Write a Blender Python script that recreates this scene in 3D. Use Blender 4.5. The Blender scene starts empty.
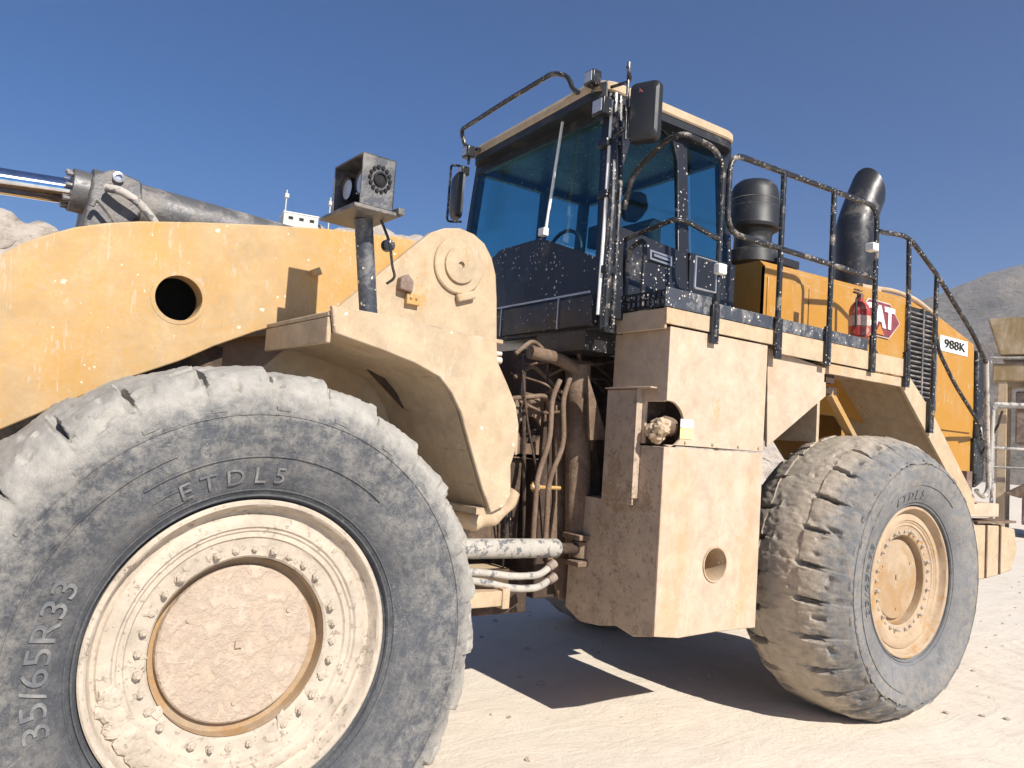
import bpy, bmesh, math, random
from mathutils import Vector, Matrix, noise
random.seed(7)
PI = math.pi
S = bpy.context.scene
COL = S.collection
ART = 0.0481                       # articulation: the front frame is steered a little to the left
# ------------------------------------------------------------------ camera
CAM = Vector((3.0248, 4.4196, 1.7124)); YAW, PITCH, ROLL, FPX = -2.1759, 0.0731, 0.0689, 770.0
Fw = Vector((math.cos(YAW)*math.cos(PITCH), math.sin(YAW)*math.cos(PITCH), math.sin(PITCH)))
Rt = Fw.cross(Vector((0, 0, 1))).normalized(); Up = Rt.cross(Fw)
R2 = math.cos(ROLL)*Rt + math.sin(ROLL)*Up; U2 = -math.sin(ROLL)*Rt + math.cos(ROLL)*Up
cd = bpy.data.cameras.new('camera'); co = bpy.data.objects.new('camera', cd); COL.objects.link(co)
m = Matrix((R2, U2, -Fw)).transposed().to_4x4(); m.translation = CAM; co.matrix_world = m
cd.sensor_width = 36; cd.lens = 36*FPX/1024; cd.clip_start = 0.05; cd.clip_end = 4000
S.camera = co

def rotz(v, a):
    c, s = math.cos(a), math.sin(a); return Vector((c*v[0]-s*v[1], s*v[0]+c*v[1], v[2]))
def pk(u, v, ax, val, F=False):
    """measured point: where the sight line of a photo pixel meets a real plane of the machine"""
    C = CAM.copy(); d = Fw + R2*(u-512)/FPX + U2*(384-v)/FPX
    if F: C = rotz(C, -ART); d = rotz(d, -ART)
    t = (val-C[ax])/d[ax]; return C + d*t
def py(pts, val, F=False):         # pixels -> (x, z) outline on a plane y = val
    return [(lambda p: (p.x, p.z))(pk(u, v, 1, val, F)) for u, v in pts]
def px_(pts, val, F=False):        # pixels -> (y, z) outline on a plane x = val
    return [(lambda p: (p.y, p.z))(pk(u, v, 0, val, F)) for u, v in pts]

# ------------------------------------------------------------------ materials
def nodes(name):
    mt = bpy.data.materials.new(name); mt.use_nodes = True
    nt = mt.node_tree; b = nt.nodes['Principled BSDF']; return mt, nt, b
def N(nt, t, **k):
    n = nt.nodes.new(t)
    for a, v in k.items():
        if a in n.inputs.keys(): n.inputs[a].default_value = v
        else: setattr(n, a, v)
    return n
def noise_n(nt, vec, scale, detail=6, rough=.6, dist=0):
    n = N(nt, 'ShaderNodeTexNoise'); n.inputs['Scale'].default_value = scale; n.inputs['Detail'].default_value = detail
    n.inputs['Roughness'].default_value = rough; n.inputs['Distortion'].default_value = dist
    nt.links.new(vec, n.inputs['Vector']); return n.outputs['Fac']
def ramp(nt, fac, a, b):
    r = N(nt, 'ShaderNodeMapRange'); r.inputs['From Min'].default_value = a; r.inputs['From Max'].default_value = b
    nt.links.new(fac, r.inputs['Value']); return r.outputs['Result']
def mix(nt, fac, a, b):
    n = nt.nodes.new('ShaderNodeMix'); n.data_type = 'RGBA'
    for s, v in ((n.inputs[0], fac), (n.inputs[6], a), (n.inputs[7], b)):
        if isinstance(v, (int, float)): s.default_value = v
        elif isinstance(v, tuple): s.default_value = (*v, 1)
        else: nt.links.new(v, s)
    return n.outputs[2]
def math_n(nt, op, a, b):
    n = N(nt, 'ShaderNodeMath', operation=op)
    for i, v in enumerate((a, b)):
        if isinstance(v, (int, float)): n.inputs[i].default_value = v
        else: nt.links.new(v, n.inputs[i])
    return n.outputs[0]
def mapped(nt, sc):
    tc = N(nt, 'ShaderNodeTexCoord'); mp = N(nt, 'ShaderNodeMapping'); mp.inputs['Scale'].default_value = sc
    nt.links.new(tc.outputs['Object'], mp.inputs['Vector']); return mp.outputs['Vector']

def dirty(name, base, dust, amt=.5, scale=2.2, rough=.6, metal=0., bump=.3, flecks=0., fleck_col=(.7, .62, .5), spots=0., spot_col=(.2, .13, .07), streak=.4, fscale=45, k=1., stain=0.):
    """weathered surface: base colour under drifts of quarry dust, streaks, flecks and dark chips"""
    base = tuple(c*k for c in base); dust = tuple(c*k for c in dust)
    mt, nt, b = nodes(name); v = mapped(nt, (1, 1, 1)); vs = mapped(nt, (5, 5, .9)); L = nt.links
    big = noise_n(nt, v, scale, 8, .62, .5); st = noise_n(nt, vs, 2.2, 6, .6, .3); fine = noise_n(nt, v, 55, 5, .7)
    f = math_n(nt, 'ADD', math_n(nt, 'MULTIPLY', big, 1-streak), math_n(nt, 'MULTIPLY', st, streak))
    f = math_n(nt, 'ADD', f, math_n(nt, 'MULTIPLY', math_n(nt, 'SUBTRACT', fine, .5), .35))
    f = ramp(nt, f, .62-.35*amt, .78-.35*amt-(.1 if amt > .6 else 0))
    f = math_n(nt, 'MULTIPLY', f, min(1, .45+amt*.6))
    dv = mix(nt, ramp(nt, noise_n(nt, v, 7, 9, .75, .3), .36, .62), tuple(c*.80 for c in dust), tuple(min(1, c*1.1) for c in dust))
    c = mix(nt, f, base, dv)
    if stain:
        sn = math_n(nt, 'MULTIPLY', ramp(nt, noise_n(nt, vs, .9, 9, .72, .4), .44, .62), ramp(nt, noise_n(nt, v, 1.1, 7, .75), .40, .62))
        c = mix(nt, math_n(nt, 'MULTIPLY', sn, stain), c, (.60*k, .34*k, .145*k))
        sx = N(nt, 'ShaderNodeTexNoise'); sx.inputs['Scale'].default_value = 3; sx.inputs['Detail'].default_value = 4; sx.inputs['Distortion'].default_value = 3.5; L.new(mapped(nt, (9, 9, 1.2)), sx.inputs['Vector'])
        sc_l = math_n(nt, 'MULTIPLY', ramp(nt, sx.outputs['Fac'], .60, .625), ramp(nt, noise_n(nt, v, 5, 5, .8), .5, .56))
        c = mix(nt, math_n(nt, 'MULTIPLY', sc_l, .45), c, (.66*k, .56*k, .45*k))
        pits = ramp(nt, noise_n(nt, v, 34, 5, .85), .68, .73); c = mix(nt, math_n(nt, 'MULTIPLY', pits, .6), c, (.22, .15, .09))
    h = math_n(nt, 'ADD', f, math_n(nt, 'MULTIPLY', fine, .6))
    if spots:
        s = ramp(nt, noise_n(nt, v, 26, 6, .8, .15), .66-.1*spots, .78-.1*spots)
        c = mix(nt, math_n(nt, 'MULTIPLY', s, .75), c, spot_col); h = math_n(nt, 'ADD', h, math_n(nt, 'MULTIPLY', s, -.6))
    if flecks:
        vo = N(nt, 'ShaderNodeTexVoronoi'); vo.inputs['Scale'].default_value = fscale; vo.inputs['Randomness'].default_value = 1
        L.new(mapped(nt, (1, 1, 1)), vo.inputs['Vector'])
        wob = N(nt, 'ShaderNodeVectorMath', operation='MULTIPLY_ADD'); nv = N(nt, 'ShaderNodeTexNoise'); nv.inputs['Scale'].default_value = fscale*.9; L.new(v, nv.inputs['Vector'])
        L.new(nv.outputs['Color'], wob.inputs[0]); wob.inputs[1].default_value = (.9/fscale,)*3; L.new(v, wob.inputs[2]); L.new(wob.outputs[0], vo.inputs['Vector'])
        sc3 = N(nt, 'ShaderNodeSeparateColor'); L.new(vo.outputs['Color'], sc3.inputs[0])
        th = math_n(nt, 'MULTIPLY', math_n(nt, 'POWER', sc3.outputs[0], 2.5), .38)
        d = math_n(nt, 'LESS_THAN', vo.outputs['Distance'], th)
        kf = math_n(nt, 'GREATER_THAN', noise_n(nt, v, 6, 5, .7), .62-.16*flecks)
        d = math_n(nt, 'MULTIPLY', d, kf)
        c = mix(nt, d, c, fleck_col); h = math_n(nt, 'ADD', h, math_n(nt, 'MULTIPLY', d, .8))
    if stain:
        bv = N(nt, 'ShaderNodeBevel'); bv.samples = 4; bv.inputs['Radius'].default_value = .014; ge = N(nt, 'ShaderNodeNewGeometry'); dt = N(nt, 'ShaderNodeVectorMath', operation='DOT_PRODUCT')
        L.new(bv.outputs[0], dt.inputs[0]); L.new(ge.outputs['Normal'], dt.inputs[1]); ew = math_n(nt, 'MULTIPLY', ramp(nt, dt.outputs['Value'], .985, .90), ramp(nt, noise_n(nt, v, 13, 6, .8), .44, .58))
        c = mix(nt, math_n(nt, 'MULTIPLY', ew, .75), c, mix(nt, ramp(nt, noise_n(nt, v, 6, 3), .45, .55), (.62*k, .54*k, .45*k), (.20, .12, .07)))
    L.new(c, b.inputs['Base Color'])
    r = math_n(nt, 'ADD', math_n(nt, 'MULTIPLY', f, .9-rough if rough < .9 else 0.), rough); L.new(r, b.inputs['Roughness'])
    mm = math_n(nt, 'MULTIPLY', math_n(nt, 'SUBTRACT', 1., f), metal); L.new(mm, b.inputs['Metallic'])
    bn = N(nt, 'ShaderNodeBump'); bn.inputs['Strength'].default_value = bump; bn.inputs['Distance'].default_value = .006
    L.new(h, bn.inputs['Height'])
    b2 = N(nt, 'ShaderNodeBump'); b2.inputs['Strength'].default_value = .5; b2.inputs['Distance'].default_value = .03
    L.new(noise_n(nt, v, 3.1, 2, .5), b2.inputs['Height']); L.new(b2.outputs['Normal'], bn.inputs['Normal'])
    L.new(bn.outputs['Normal'], b.inputs['Normal']); return mt
def plain(name, col, rough=.5, metal=0., emit=None):
    mt, nt, b = nodes(name); b.inputs['Base Color'].default_value = (*col, 1); b.inputs['Roughness'].default_value = rough; b.inputs['Metallic'].default_value = metal
    v = mapped(nt, (1, 1, 1)); bn = N(nt, 'ShaderNodeBump'); bn.inputs['Strength'].default_value = .12; bn.inputs['Distance'].default_value = .003
    nt.links.new(noise_n(nt, v, 60, 4), bn.inputs['Height']); nt.links.new(bn.outputs['Normal'], b.inputs['Normal'])
    cc = mix(nt, ramp(nt, noise_n(nt, v, 12, 6, .7), .35, .7), tuple(c*.85 for c in col), tuple(min(1, c*1.12+.01) for c in col)); nt.links.new(cc, b.inputs['Base Color'])
    return mt
YEL = (.52, .28, .07); DUST = (.575, .445, .30)
M = {}
M['arm'] = dirty('dusty arm paint', (.60, .34, .09), (.585, .43, .255), .59, 1.1, .5, bump=.12, flecks=.25, fleck_col=(.70, .60, .44), streak=0.2, fscale=30, k=0.78, stain=0.35)
M['tower'] = dirty('dusty frame paint', (.55, .33, .13), DUST, .85, 1.7, .6, bump=.2, streak=0.45, k=0.82, stain=0.5)
M['fender'] = dirty('mud streaked fender paint', (.47, .31, .17), DUST, .8, 2.6, .65, bump=.25, flecks=.15, streak=0.55, k=0.82, stain=0.5)
M['box'] = dirty('pale dusty cabinet paint', (.58, .37, .17), (.60, .475, .365), .78, 2.4, .6, bump=.18, spots=.15, spot_col=(.35, .22, .12), streak=0.5, k=0.84, stain=0.6)
M['boxmud'] = dirty('mud spattered cabinet paint', (.36, .25, .16), (.46, .36, .28), .7, 3, .75, bump=.6, spots=1.1, spot_col=(.17, .11, .075), streak=.3)
M['hood'] = dirty('hood paint', (.54, .26, .035), (.52, .36, .19), .30, 1.4, .4, bump=.08, streak=0.4, k=0.8, stain=0.0001)
M['rim'] = dirty('mud caked rim', (.47, .31, .17), (.57, .48, .385), .95, 3.5, .8, bump=.9, spots=.75, spot_col=(.34, .26, .19), streak=0, k=0.84)
M['rimy'] = dirty('dusty yellow rim', (.50, .29, .11), (.54, .41, .29), .62, 3, .6, bump=.35, spots=.4, spot_col=(.30, .18, .09), streak=0, k=0.8)
M['hub'] = dirty('scuffed hub cover', (.53, .41, .31), (.56, .45, .355), .55, 16, .65, bump=.7, spots=.05, spot_col=(.46, .34, .24), streak=0, k=0.86)
M['hoop'] = dirty('orange hub wall', (.46, .28, .13), (.52, .40, .28), .6, 5, .6, bump=.3, streak=0, k=0.78)
M['black'] = dirty('black painted steel', (.018, .018, .02), (.36, .31, .26), .12, 5, .32, bump=.2, flecks=1.0, fleck_col=(.62, .56, .48), streak=.2, fscale=60)
M['rail'] = dirty('chipped black rail', (.02, .02, .022), (.50, .42, .34), .22, 9, .3, bump=.2, flecks=1.2, fleck_col=(.66, .58, .48), streak=0, fscale=70)
M['cabblack'] = dirty('dark cab panel', (.014, .015, .02), (.22, .2, .18), .1, 3, .38, bump=.12, flecks=.8, fleck_col=(.5, .46, .42), streak=.3, fscale=42)
M['steel'] = dirty('worn grey steel', (.13, .125, .125), (.30, .26, .23), .45, 7, .42, metal=.35, bump=.35, spots=.4, spot_col=(.12, .09, .07), streak=.1)
M['rusty'] = dirty('brown stained steel', (.20, .13, .10), (.36, .30, .25), .5, 4, .5, metal=.3, bump=.4, spots=.3, streak=.1)
M['bay'] = dirty('dark brown bay steel', (.05, .03, .02), (.20, .13, .09), .35, 6, .8, bump=.6, spots=.6, spot_col=(.04, .025, .018), streak=.3)  # very dark brown with paler drifts and near-black spots
M['baylight'] = dirty('darkened dusty hitch steel', (.13, .08, .05), (.27, .19, .135), .55, 5, .8, bump=.5, spots=.5, spot_col=(.1, .06, .04), streak=.4)  # albedo lowered so the colour deepens the bay's shade, under real dust
M['guardsteel'] = dirty('sooty lamp steel', (.10, .10, .108), (.26, .24, .22), .4, 9, .4, metal=.3, bump=.4, spots=.7, spot_col=(.03, .03, .03), streak=.1)
M['scuffed'] = dirty('scuffed dark steel', (.045, .05, .065), (.30, .29, .28), .42, 9, .45, bump=.3, flecks=.8, streak=.4)
M['mud'] = dirty('caked pale mud', (.42, .35, .27), (.66, .58, .48), .9, 12, .95, bump=1., spots=.5, spot_col=(.25, .2, .16), streak=0)
M['white'] = dirty('scratched white pipe', (.20, .20, .21), (.66, .60, .52), .62, 16, .5, bump=.3, streak=0, spots=.3, k=.72)
M['chrome'] = plain('chrome rod', (.75, .75, .78), .09, 1.)
M['fanblack'] = dirty('matt black plastic', (.016, .016, .018), (.16, .14, .12), .12, 4, .5, bump=.15, streak=.1)
M['exh'] = dirty('black exhaust steel', (.022, .022, .024), (.2, .17, .15), .22, 3, .35, bump=.12, streak=.1)
M['red'] = dirty('red extinguisher enamel', (.36, .03, .02), (.5, .36, .28), .35, 12, .35, bump=.1, streak=0)
M['sticker'] = plain('pale sticker', (.72, .68, .45), .5)
M['whitep'] = plain('white paint', (.8, .78, .74), .5)
M['logored'] = plain('dark red emblem', (.22, .045, .055), .45)
M['orangeled'] = plain('orange plastic', (.6, .2, .03), .4)
M['lens'] = plain('lamp glass', (.55, .56, .58), .12, .3)
M['mirrorglass'] = plain('mirror glass', (.5, .52, .55), .06, 1.)
M['seat'] = plain('dark seat cloth', (.02, .02, .022), .8)
M['trim'] = plain('silver trim', (.45, .45, .47), .3, .7)
M['cabin'] = plain('site cabin white', (.55, .52, .47), .6)
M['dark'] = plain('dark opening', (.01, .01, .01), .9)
M['bgyel'] = dirty('far machine paint', (.28, .19, .085), (.5, .4, .28), .45, 1., .6, bump=.1)
def glass():
    mt, nt, b = nodes('tinted cab glass'); nt.nodes.remove(b); o = nt.nodes['Material Output']
    t = N(nt, 'ShaderNodeBsdfTransparent'); t.inputs['Color'].default_value = (.63, .81, .84, 1)
    g = N(nt, 'ShaderNodeBsdfGlossy'); g.inputs['Roughness'].default_value = .03; g.inputs['Color'].default_value = (.8, .9, 1, 1)
    lw = N(nt, 'ShaderNodeLayerWeight'); lw.inputs['Blend'].default_value = .5; fz = math_n(nt, 'ADD', math_n(nt, 'MULTIPLY', math_n(nt, 'POWER', lw.outputs['Facing'], 4.), .5), .03)
    mx = N(nt, 'ShaderNodeMixShader'); nt.links.new(fz, mx.inputs[0]); nt.links.new(t.outputs[0], mx.inputs[1]); nt.links.new(g.outputs[0], mx.inputs[2])
    d = N(nt, 'ShaderNodeBsdfDiffuse'); d.inputs['Color'].default_value = (.45, .42, .38, 1)
    m2 = N(nt, 'ShaderNodeMixShader'); v = mapped(nt, (1, 1, 1))
    nt.links.new(math_n(nt, 'MULTIPLY', ramp(nt, noise_n(nt, v, 5, 8, .75), .5, .85), .005), m2.inputs[0])
    nt.links.new(mx.outputs[0], m2.inputs[1]); nt.links.new(d.outputs[0], m2.inputs[2]); nt.links.new(m2.outputs[0], o.inputs['Surface']); return mt
M['glass'] = glass()
def tyre_mat(name, dustcol, side, amt):
    mt, nt, b = nodes(name); L = nt.links; v = mapped(nt, (1, 1, 1))
    tc = N(nt, 'ShaderNodeTexCoord'); sp = N(nt, 'ShaderNodeSeparateXYZ'); L.new(tc.outputs['Object'], sp.inputs[0])
    x2 = math_n(nt, 'MULTIPLY', sp.outputs[0], sp.outputs[0]); z2 = math_n(nt, 'MULTIPLY', sp.outputs[2], sp.outputs[2])
    r = math_n(nt, 'SQRT', math_n(nt, 'ADD', x2, z2), 0)
    an = math_n(nt, 'ARCTAN2', sp.outputs[2], sp.outputs[0])
    def polar(ka, kr):
        cx = N(nt, 'ShaderNodeCombineXYZ'); L.new(math_n(nt, 'MULTIPLY', an, ka), cx.inputs[0]); L.new(math_n(nt, 'MULTIPLY', r, kr), cx.inputs[1]); L.new(sp.outputs[1], cx.inputs[2]); return cx.outputs[0]
    big = noise_n(nt, v, 2.4, 8, .6, .2); mid = noise_n(nt, v, 16, 9, .8, .1); fine = noise_n(nt, v, 90, 5, .8)
    scuff = noise_n(nt, polar(3, 34), 1, 6, .7, .2); rad_ = noise_n(nt, polar(26, 3), 1, 6, .75, .3)
    c0 = mix(nt, ramp(nt, big, .36, .66), side, tuple(min(1, q*1.55) for q in side))
    c0 = mix(nt, math_n(nt, 'MULTIPLY', ramp(nt, scuff, .5, .72), .35), c0, tuple(q*.6 for q in dustcol))
    c0 = mix(nt, math_n(nt, 'MULTIPLY', math_n(nt, 'MULTIPLY', ramp(nt, mid, .44, .60), ramp(nt, r, .50, .70)), .6), c0, tuple(q*.75 for q in dustcol))
    c0 = mix(nt, math_n(nt, 'MULTIPLY', ramp(nt, rad_, .56, .68), .3), c0, tuple(q*.45 for q in side))
    sl1 = N(nt, 'ShaderNodeTexNoise'); sl1.inputs['Scale'].default_value = 9; sl1.inputs['Detail'].default_value = 5; sl1.inputs['Distortion'].default_value = 2.8; L.new(v, sl1.inputs['Vector'])
    lines = math_n(nt, 'MULTIPLY', math_n(nt, 'MULTIPLY', ramp(nt, sl1.outputs['Fac'], .520, .530), ramp(nt, sl1.outputs['Fac'], .545, .535)), ramp(nt, big, .45, .58))
    c0 = mix(nt, math_n(nt, 'MULTIPLY', lines, .55), c0, tuple(q*.8 for q in dustcol))
    c0 = mix(nt, math_n(nt, 'MULTIPLY', ramp(nt, noise_n(nt, v, 5, 9, .8), .56, .64), .45), c0, tuple(q*.5 for q in side))
    c0 = mix(nt, math_n(nt, 'MULTIPLY', ramp(nt, fine, .60, .70), .4), c0, tuple(q*.9 for q in dustcol))
    rr = math_n(nt, 'ADD', r, math_n(nt, 'MULTIPLY', math_n(nt, 'SUBTRACT', mid, .5), .16))
    f = ramp(nt, rr, .785, .885) if amt < 1 else ramp(nt, rr, .90, .965)
    f = math_n(nt, 'MULTIPLY', f, ramp(nt, big, .62-.5*amt, .75-.4*amt))
    dv = mix(nt, ramp(nt, noise_n(nt, v, 11, 7, .7), .35, .68), tuple(q*.78 for q in dustcol), tuple(min(1, q*1.12) for q in dustcol))
    c = mix(nt, f, c0, dv)
    ck = ramp(nt, noise_n(nt, v, 24, 7, .85, .3), .60, .68); c = mix(nt, math_n(nt, 'MULTIPLY', ck, .55), c, tuple(q*.45 for q in side))
    L.new(c, b.inputs['Base Color']); b.inputs['Roughness'].default_value = .78
    h = math_n(nt, 'ADD', math_n(nt, 'MULTIPLY', mid, 1.), math_n(nt, 'MULTIPLY', fine, .35))
    bn = N(nt, 'ShaderNodeBump'); bn.inputs['Strength'].default_value = .75; bn.inputs['Distance'].default_value = .016
    L.new(h, bn.inputs['Height']); L.new(bn.outputs['Normal'], b.inputs['Normal']); return mt
M['tyre_front'] = tyre_mat('grey rubber with pale dust', (.43, .40, .355), (.062, .066, .076), .85)
M['tyre_rear'] = tyre_mat('rubber under tan mud', (.45, .38, .30), (.13, .133, .14), 1.05)
M['letters'] = dirty('rubbed rubber lettering', (.12, .125, .135), (.26, .25, .24), .5, 12, .7, bump=.3, spots=.5, spot_col=(.06, .06, .065), streak=0)
def ground_mat():
    mt, nt, b = nodes('pale quarry floor'); L = nt.links; v = mapped(nt, (1, 1, 1)); vt = mapped(nt, (.6, 2.2, 1))
    a = noise_n(nt, v, .35, 8, .65); c_ = noise_n(nt, v, 3, 9, .72, .4); d = noise_n(nt, v, 40, 6, .75); t = noise_n(nt, vt, 1.6, 7, .7, .8)
    c = mix(nt, ramp(nt, a, .35, .65), (.69, .60, .49), (.73, .645, .54)); c = mix(nt, math_n(nt, 'MULTIPLY', ramp(nt, c_, .45, .7), .5), c, (.60, .515, .43))
    c = mix(nt, math_n(nt, 'MULTIPLY', ramp(nt, t, .55, .72), .4), c, (.56, .475, .395))
    c = mix(nt, math_n(nt, 'MULTIPLY', ramp(nt, d, .66, .74), .6), c, (.34, .29, .24))
    tc = N(nt, 'ShaderNodeTexCoord'); sp = N(nt, 'ShaderNodeSeparateXYZ'); L.new(tc.outputs['Object'], sp.inputs[0]); wob = math_n(nt, 'MULTIPLY', noise_n(nt, v, .3, 3, .5), 1.2)
    trk = None
    for y0_, y1_, xm, slope, st_ in ((.85, 1.72, -3.1, .0, 1.), (-1.75, -.85, -3.1, .0, 1.), (2.2, 3.0, 99, -.22, .5), (-4.6, -3.7, 99, .1, .6)):
        yy = math_n(nt, 'ADD', math_n(nt, 'ADD', sp.outputs[1], math_n(nt, 'MULTIPLY', sp.outputs[0], slope)), math_n(nt, 'SUBTRACT', wob, .6))
        mk = math_n(nt, 'MULTIPLY', ramp(nt, yy, y0_-.05, y0_+.05), ramp(nt, yy, y1_+.05, y1_-.05))
        if xm < 90: mk = math_n(nt, 'MULTIPLY', mk, ramp(nt, sp.outputs[0], xm+.3, xm-.3))
        wv = math_n(nt, 'SINE', math_n(nt, 'ADD', math_n(nt, 'MULTIPLY', sp.outputs[0], 24.), math_n(nt, 'MULTIPLY', math_n(nt, 'ABSOLUTE', math_n(nt, 'SUBTRACT', yy, (y0_+y1_)/2), 0), 9.)), 0)
        hh = math_n(nt, 'MULTIPLY', math_n(nt, 'MULTIPLY', math_n(nt, 'ADD', ramp(nt, wv, .0, .5), -.9), mk), math_n(nt, 'MULTIPLY', ramp(nt, c_, .35, .6), st_*.5))
        trk = hh if trk is None else math_n(nt, 'ADD', trk, hh)
    c = mix(nt, math_n(nt, 'MULTIPLY', trk, -.25), c, (.50, .42, .33))
    L.new(c, b.inputs['Base Color']); b.inputs['Roughness'].default_value = .95
    h = math_n(nt, 'ADD', math_n(nt, 'ADD', math_n(nt, 'MULTIPLY', trk, 1.1), math_n(nt, 'MULTIPLY', c_, 1.4)), math_n(nt, 'ADD', math_n(nt, 'MULTIPLY', d, .35), t))
    bn = N(nt, 'ShaderNodeBump'); bn.inputs['Strength'].default_value = .5; bn.inputs['Distance'].default_value = .03
    L.new(h, bn.inputs['Height']); L.new(bn.outputs['Normal'], b.inputs['Normal']); return mt
M['ground'] = ground_mat()
def rock_mat(name, c1, c2, c3, sc, green=None):
    mt, nt, b = nodes(name); L = nt.links; v = mapped(nt, (sc, sc, sc*2.2)); w = mapped(nt, (sc, sc, sc))
    c = mix(nt, ramp(nt, noise_n(nt, v, 1, 10, .7, .6), .38, .64), c1, c2); c = mix(nt, ramp(nt, noise_n(nt, w, 4, 8, .75, .5), .52, .68), c, c3)
    if green: c = mix(nt, ramp(nt, noise_n(nt, w, 9, 8, .8), .5, .6), c, green)
    L.new(c, b.inputs['Base Color']); b.inputs['Roughness'].default_value = .95
    bn = N(nt, 'ShaderNodeBump'); bn.inputs['Strength'].default_value = .8; bn.inputs['Distance'].default_value = .25/sc
    L.new(noise_n(nt, v, 3, 9, .75), bn.inputs['Height']); L.new(bn.outputs['Normal'], b.inputs['Normal']); return mt
M['rock'] = rock_mat('pale limestone', (.66, .57, .49), (.54, .46, .39), (.34, .28, .23), .35)
M['hill'] = rock_mat('hazed grey scree hillside', (.35, .28, .225), (.28, .235, .19), (.22, .19, .155), .03, (.16, .15, .10))  # paler, low-contrast tones put part of the distance haze into the colour

# ------------------------------------------------------------------ mesh builder
class MB:
    def __init__(s): s.bm = bmesh.new(); s.smooth = set()
    def v(s, p): return s.bm.verts.new(p)
    def box(s, x0, x1, y0, y1, z0, z1, rot=None, piv=None):
        vs = [Vector((x, y, z)) for x in (x0, x1) for y in (y0, y1) for z in (z0, z1)]
        if rot is not None:
            pv = Vector(piv) if piv else sum(vs, Vector())/8; vs = [rot @ (p-pv)+pv for p in vs]
        q = [s.v(p) for p in vs]
        for f in ((0, 1, 3, 2), (4, 6, 7, 5), (0, 4, 5, 1), (2, 3, 7, 6), (0, 2, 6, 4), (1, 5, 7, 3)): s.bm.faces.new([q[i] for i in f])
        return s
    def plate(s, outline, axis, val, th, holes=()):
        """outline (2D) on the plane axis=val, thickened by th towards smaller axis values"""
        def P(a, b, w): return (a, w, b) if axis == 1 else ((w, a, b) if axis == 0 else (a, b, w))
        loops = [outline]+list(holes); t = bmesh.new(); fl = []
        for lp in loops:
            vv = [t.verts.new(P(a, b, val)) for a, b in lp]; fl.append(len(vv))
            for i in range(len(vv)): t.edges.new((vv[i], vv[(i+1) % len(vv)]))
        bmesh.ops.triangle_fill(t, use_beauty=True, use_dissolve=False, edges=t.edges[:])
        t.verts.index_update(); A = [s.v(v_.co) for v_ in t.verts]; off = [0, 0, 0]; off[axis] = -th; off = Vector(off)
        B = [s.v(v_.co+off) for v_ in t.verts]
        for f in t.faces:
            ii = [q.index for q in f.verts]; s.bm.faces.new([A[i] for i in ii]); s.bm.faces.new([B[i] for i in reversed(ii)])
        k = 0
        for n in fl:
            for i in range(n):
                a, b = k+i, k+(i+1) % n; s.bm.faces.new((A[a], A[b], B[b], B[a]))
            k += n
        t.free(); return s
    def tube(s, pts, r, seg=12, fil=0., closed=False, r1=None):
        pts = [Vector(p) for p in pts]
        if fil:
            out = [pts[0]]
            for i in range(1, len(pts)-1):
                a, b, c = pts[i-1], pts[i], pts[i+1]; d1 = a-b; d2 = c-b; f = min(fil, d1.length*.48, d2.length*.48)
                p0 = b+d1.normalized()*f; p2 = b+d2.normalized()*f
                for k in range(7):
                    t = k/6; out.append(p0*(1-t)**2+b*2*t*(1-t)+p2*t*t)
            out.append(pts[-1]); pts = out
        n = len(pts); rings = []; nrm = None
        for i, p in enumerate(pts):
            t = (pts[min(i+1, n-1)]-pts[max(i-1, 0)]).normalized()
            if nrm is None: nrm = t.orthogonal().normalized()
            nrm = (nrm-t*nrm.dot(t)).normalized(); bn = t.cross(nrm)
            rr = r if r1 is None else r+(r1-r)*i/(n-1)
            rings.append([s.v(p+(nrm*math.cos(2*PI*k/seg)+bn*math.sin(2*PI*k/seg))*rr) for k in range(seg)])
        for i in range(n-1):
            for k in range(seg): s.bm.faces.new((rings[i][k], rings[i][(k+1) % seg], rings[i+1][(k+1) % seg], rings[i+1][k]))
        s.bm.faces.new(rings[0][::-1]); s.bm.faces.new(rings[-1]); return s
    def lathe(s, prof, center, axis='z', seg=48, tilt=None):
        """prof: list of (radius, height) along axis; radius 0 closes"""
        c = Vector(center); rings = []
        for r, h in prof:
            ring = []
            for k in range(1 if r < 1e-6 else seg):
                a = 2*PI*k/seg; x, y = r*math.cos(a), r*math.sin(a)
                p = Vector((x, y, h)) if axis == 'z' else (Vector((x, h, y)) if axis == 'y' else Vector((h, x, y)))
                if tilt is not None: p = tilt @ p
                ring.append(s.v(c+p))
            rings.append(ring)
        for a, b in zip(rings, rings[1:]):
            if len(a) == 1 and len(b) == 1: continue
            for k in range(seg):
                k2 = (k+1) % seg
                if len(a) == 1: s.bm.faces.new((a[0], b[k], b[k2]))
                elif len(b) == 1: s.bm.faces.new((a[k], a[k2], b[0]))
                else: s.bm.faces.new((a[k], a[k2], b[k2], b[k]))
        return s
    def rough(s, amp, sc, seed=0):
        for v_ in s.bm.verts:
            n = noise.noise_vector(v_.co*sc+Vector((seed, seed, 0))); v_.co += n*amp
        return s
    def sub(s, cuts=1):
        bmesh.ops.subdivide_edges(s.bm, edges=s.bm.edges[:], cuts=cuts, use_grid_fill=True); return s
    def ball(s, c, r, amp=.25, seed=0, sub=3):
        g = bmesh.ops.create_icosphere(s.bm, subdivisions=sub, radius=1.)
        for v_ in g['verts']:
            k = 1+amp*noise.noise(v_.co*2.3+Vector((seed*3.1, 0, seed)))+amp*.4*noise.noise(v_.co*6+Vector((seed, 0, 0)))
            v_.co = Vector((v_.co.x*r[0]*k+c[0], v_.co.y*r[1]*k+c[1], v_.co.z*r[2]*k+c[2]))
        return s
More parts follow.
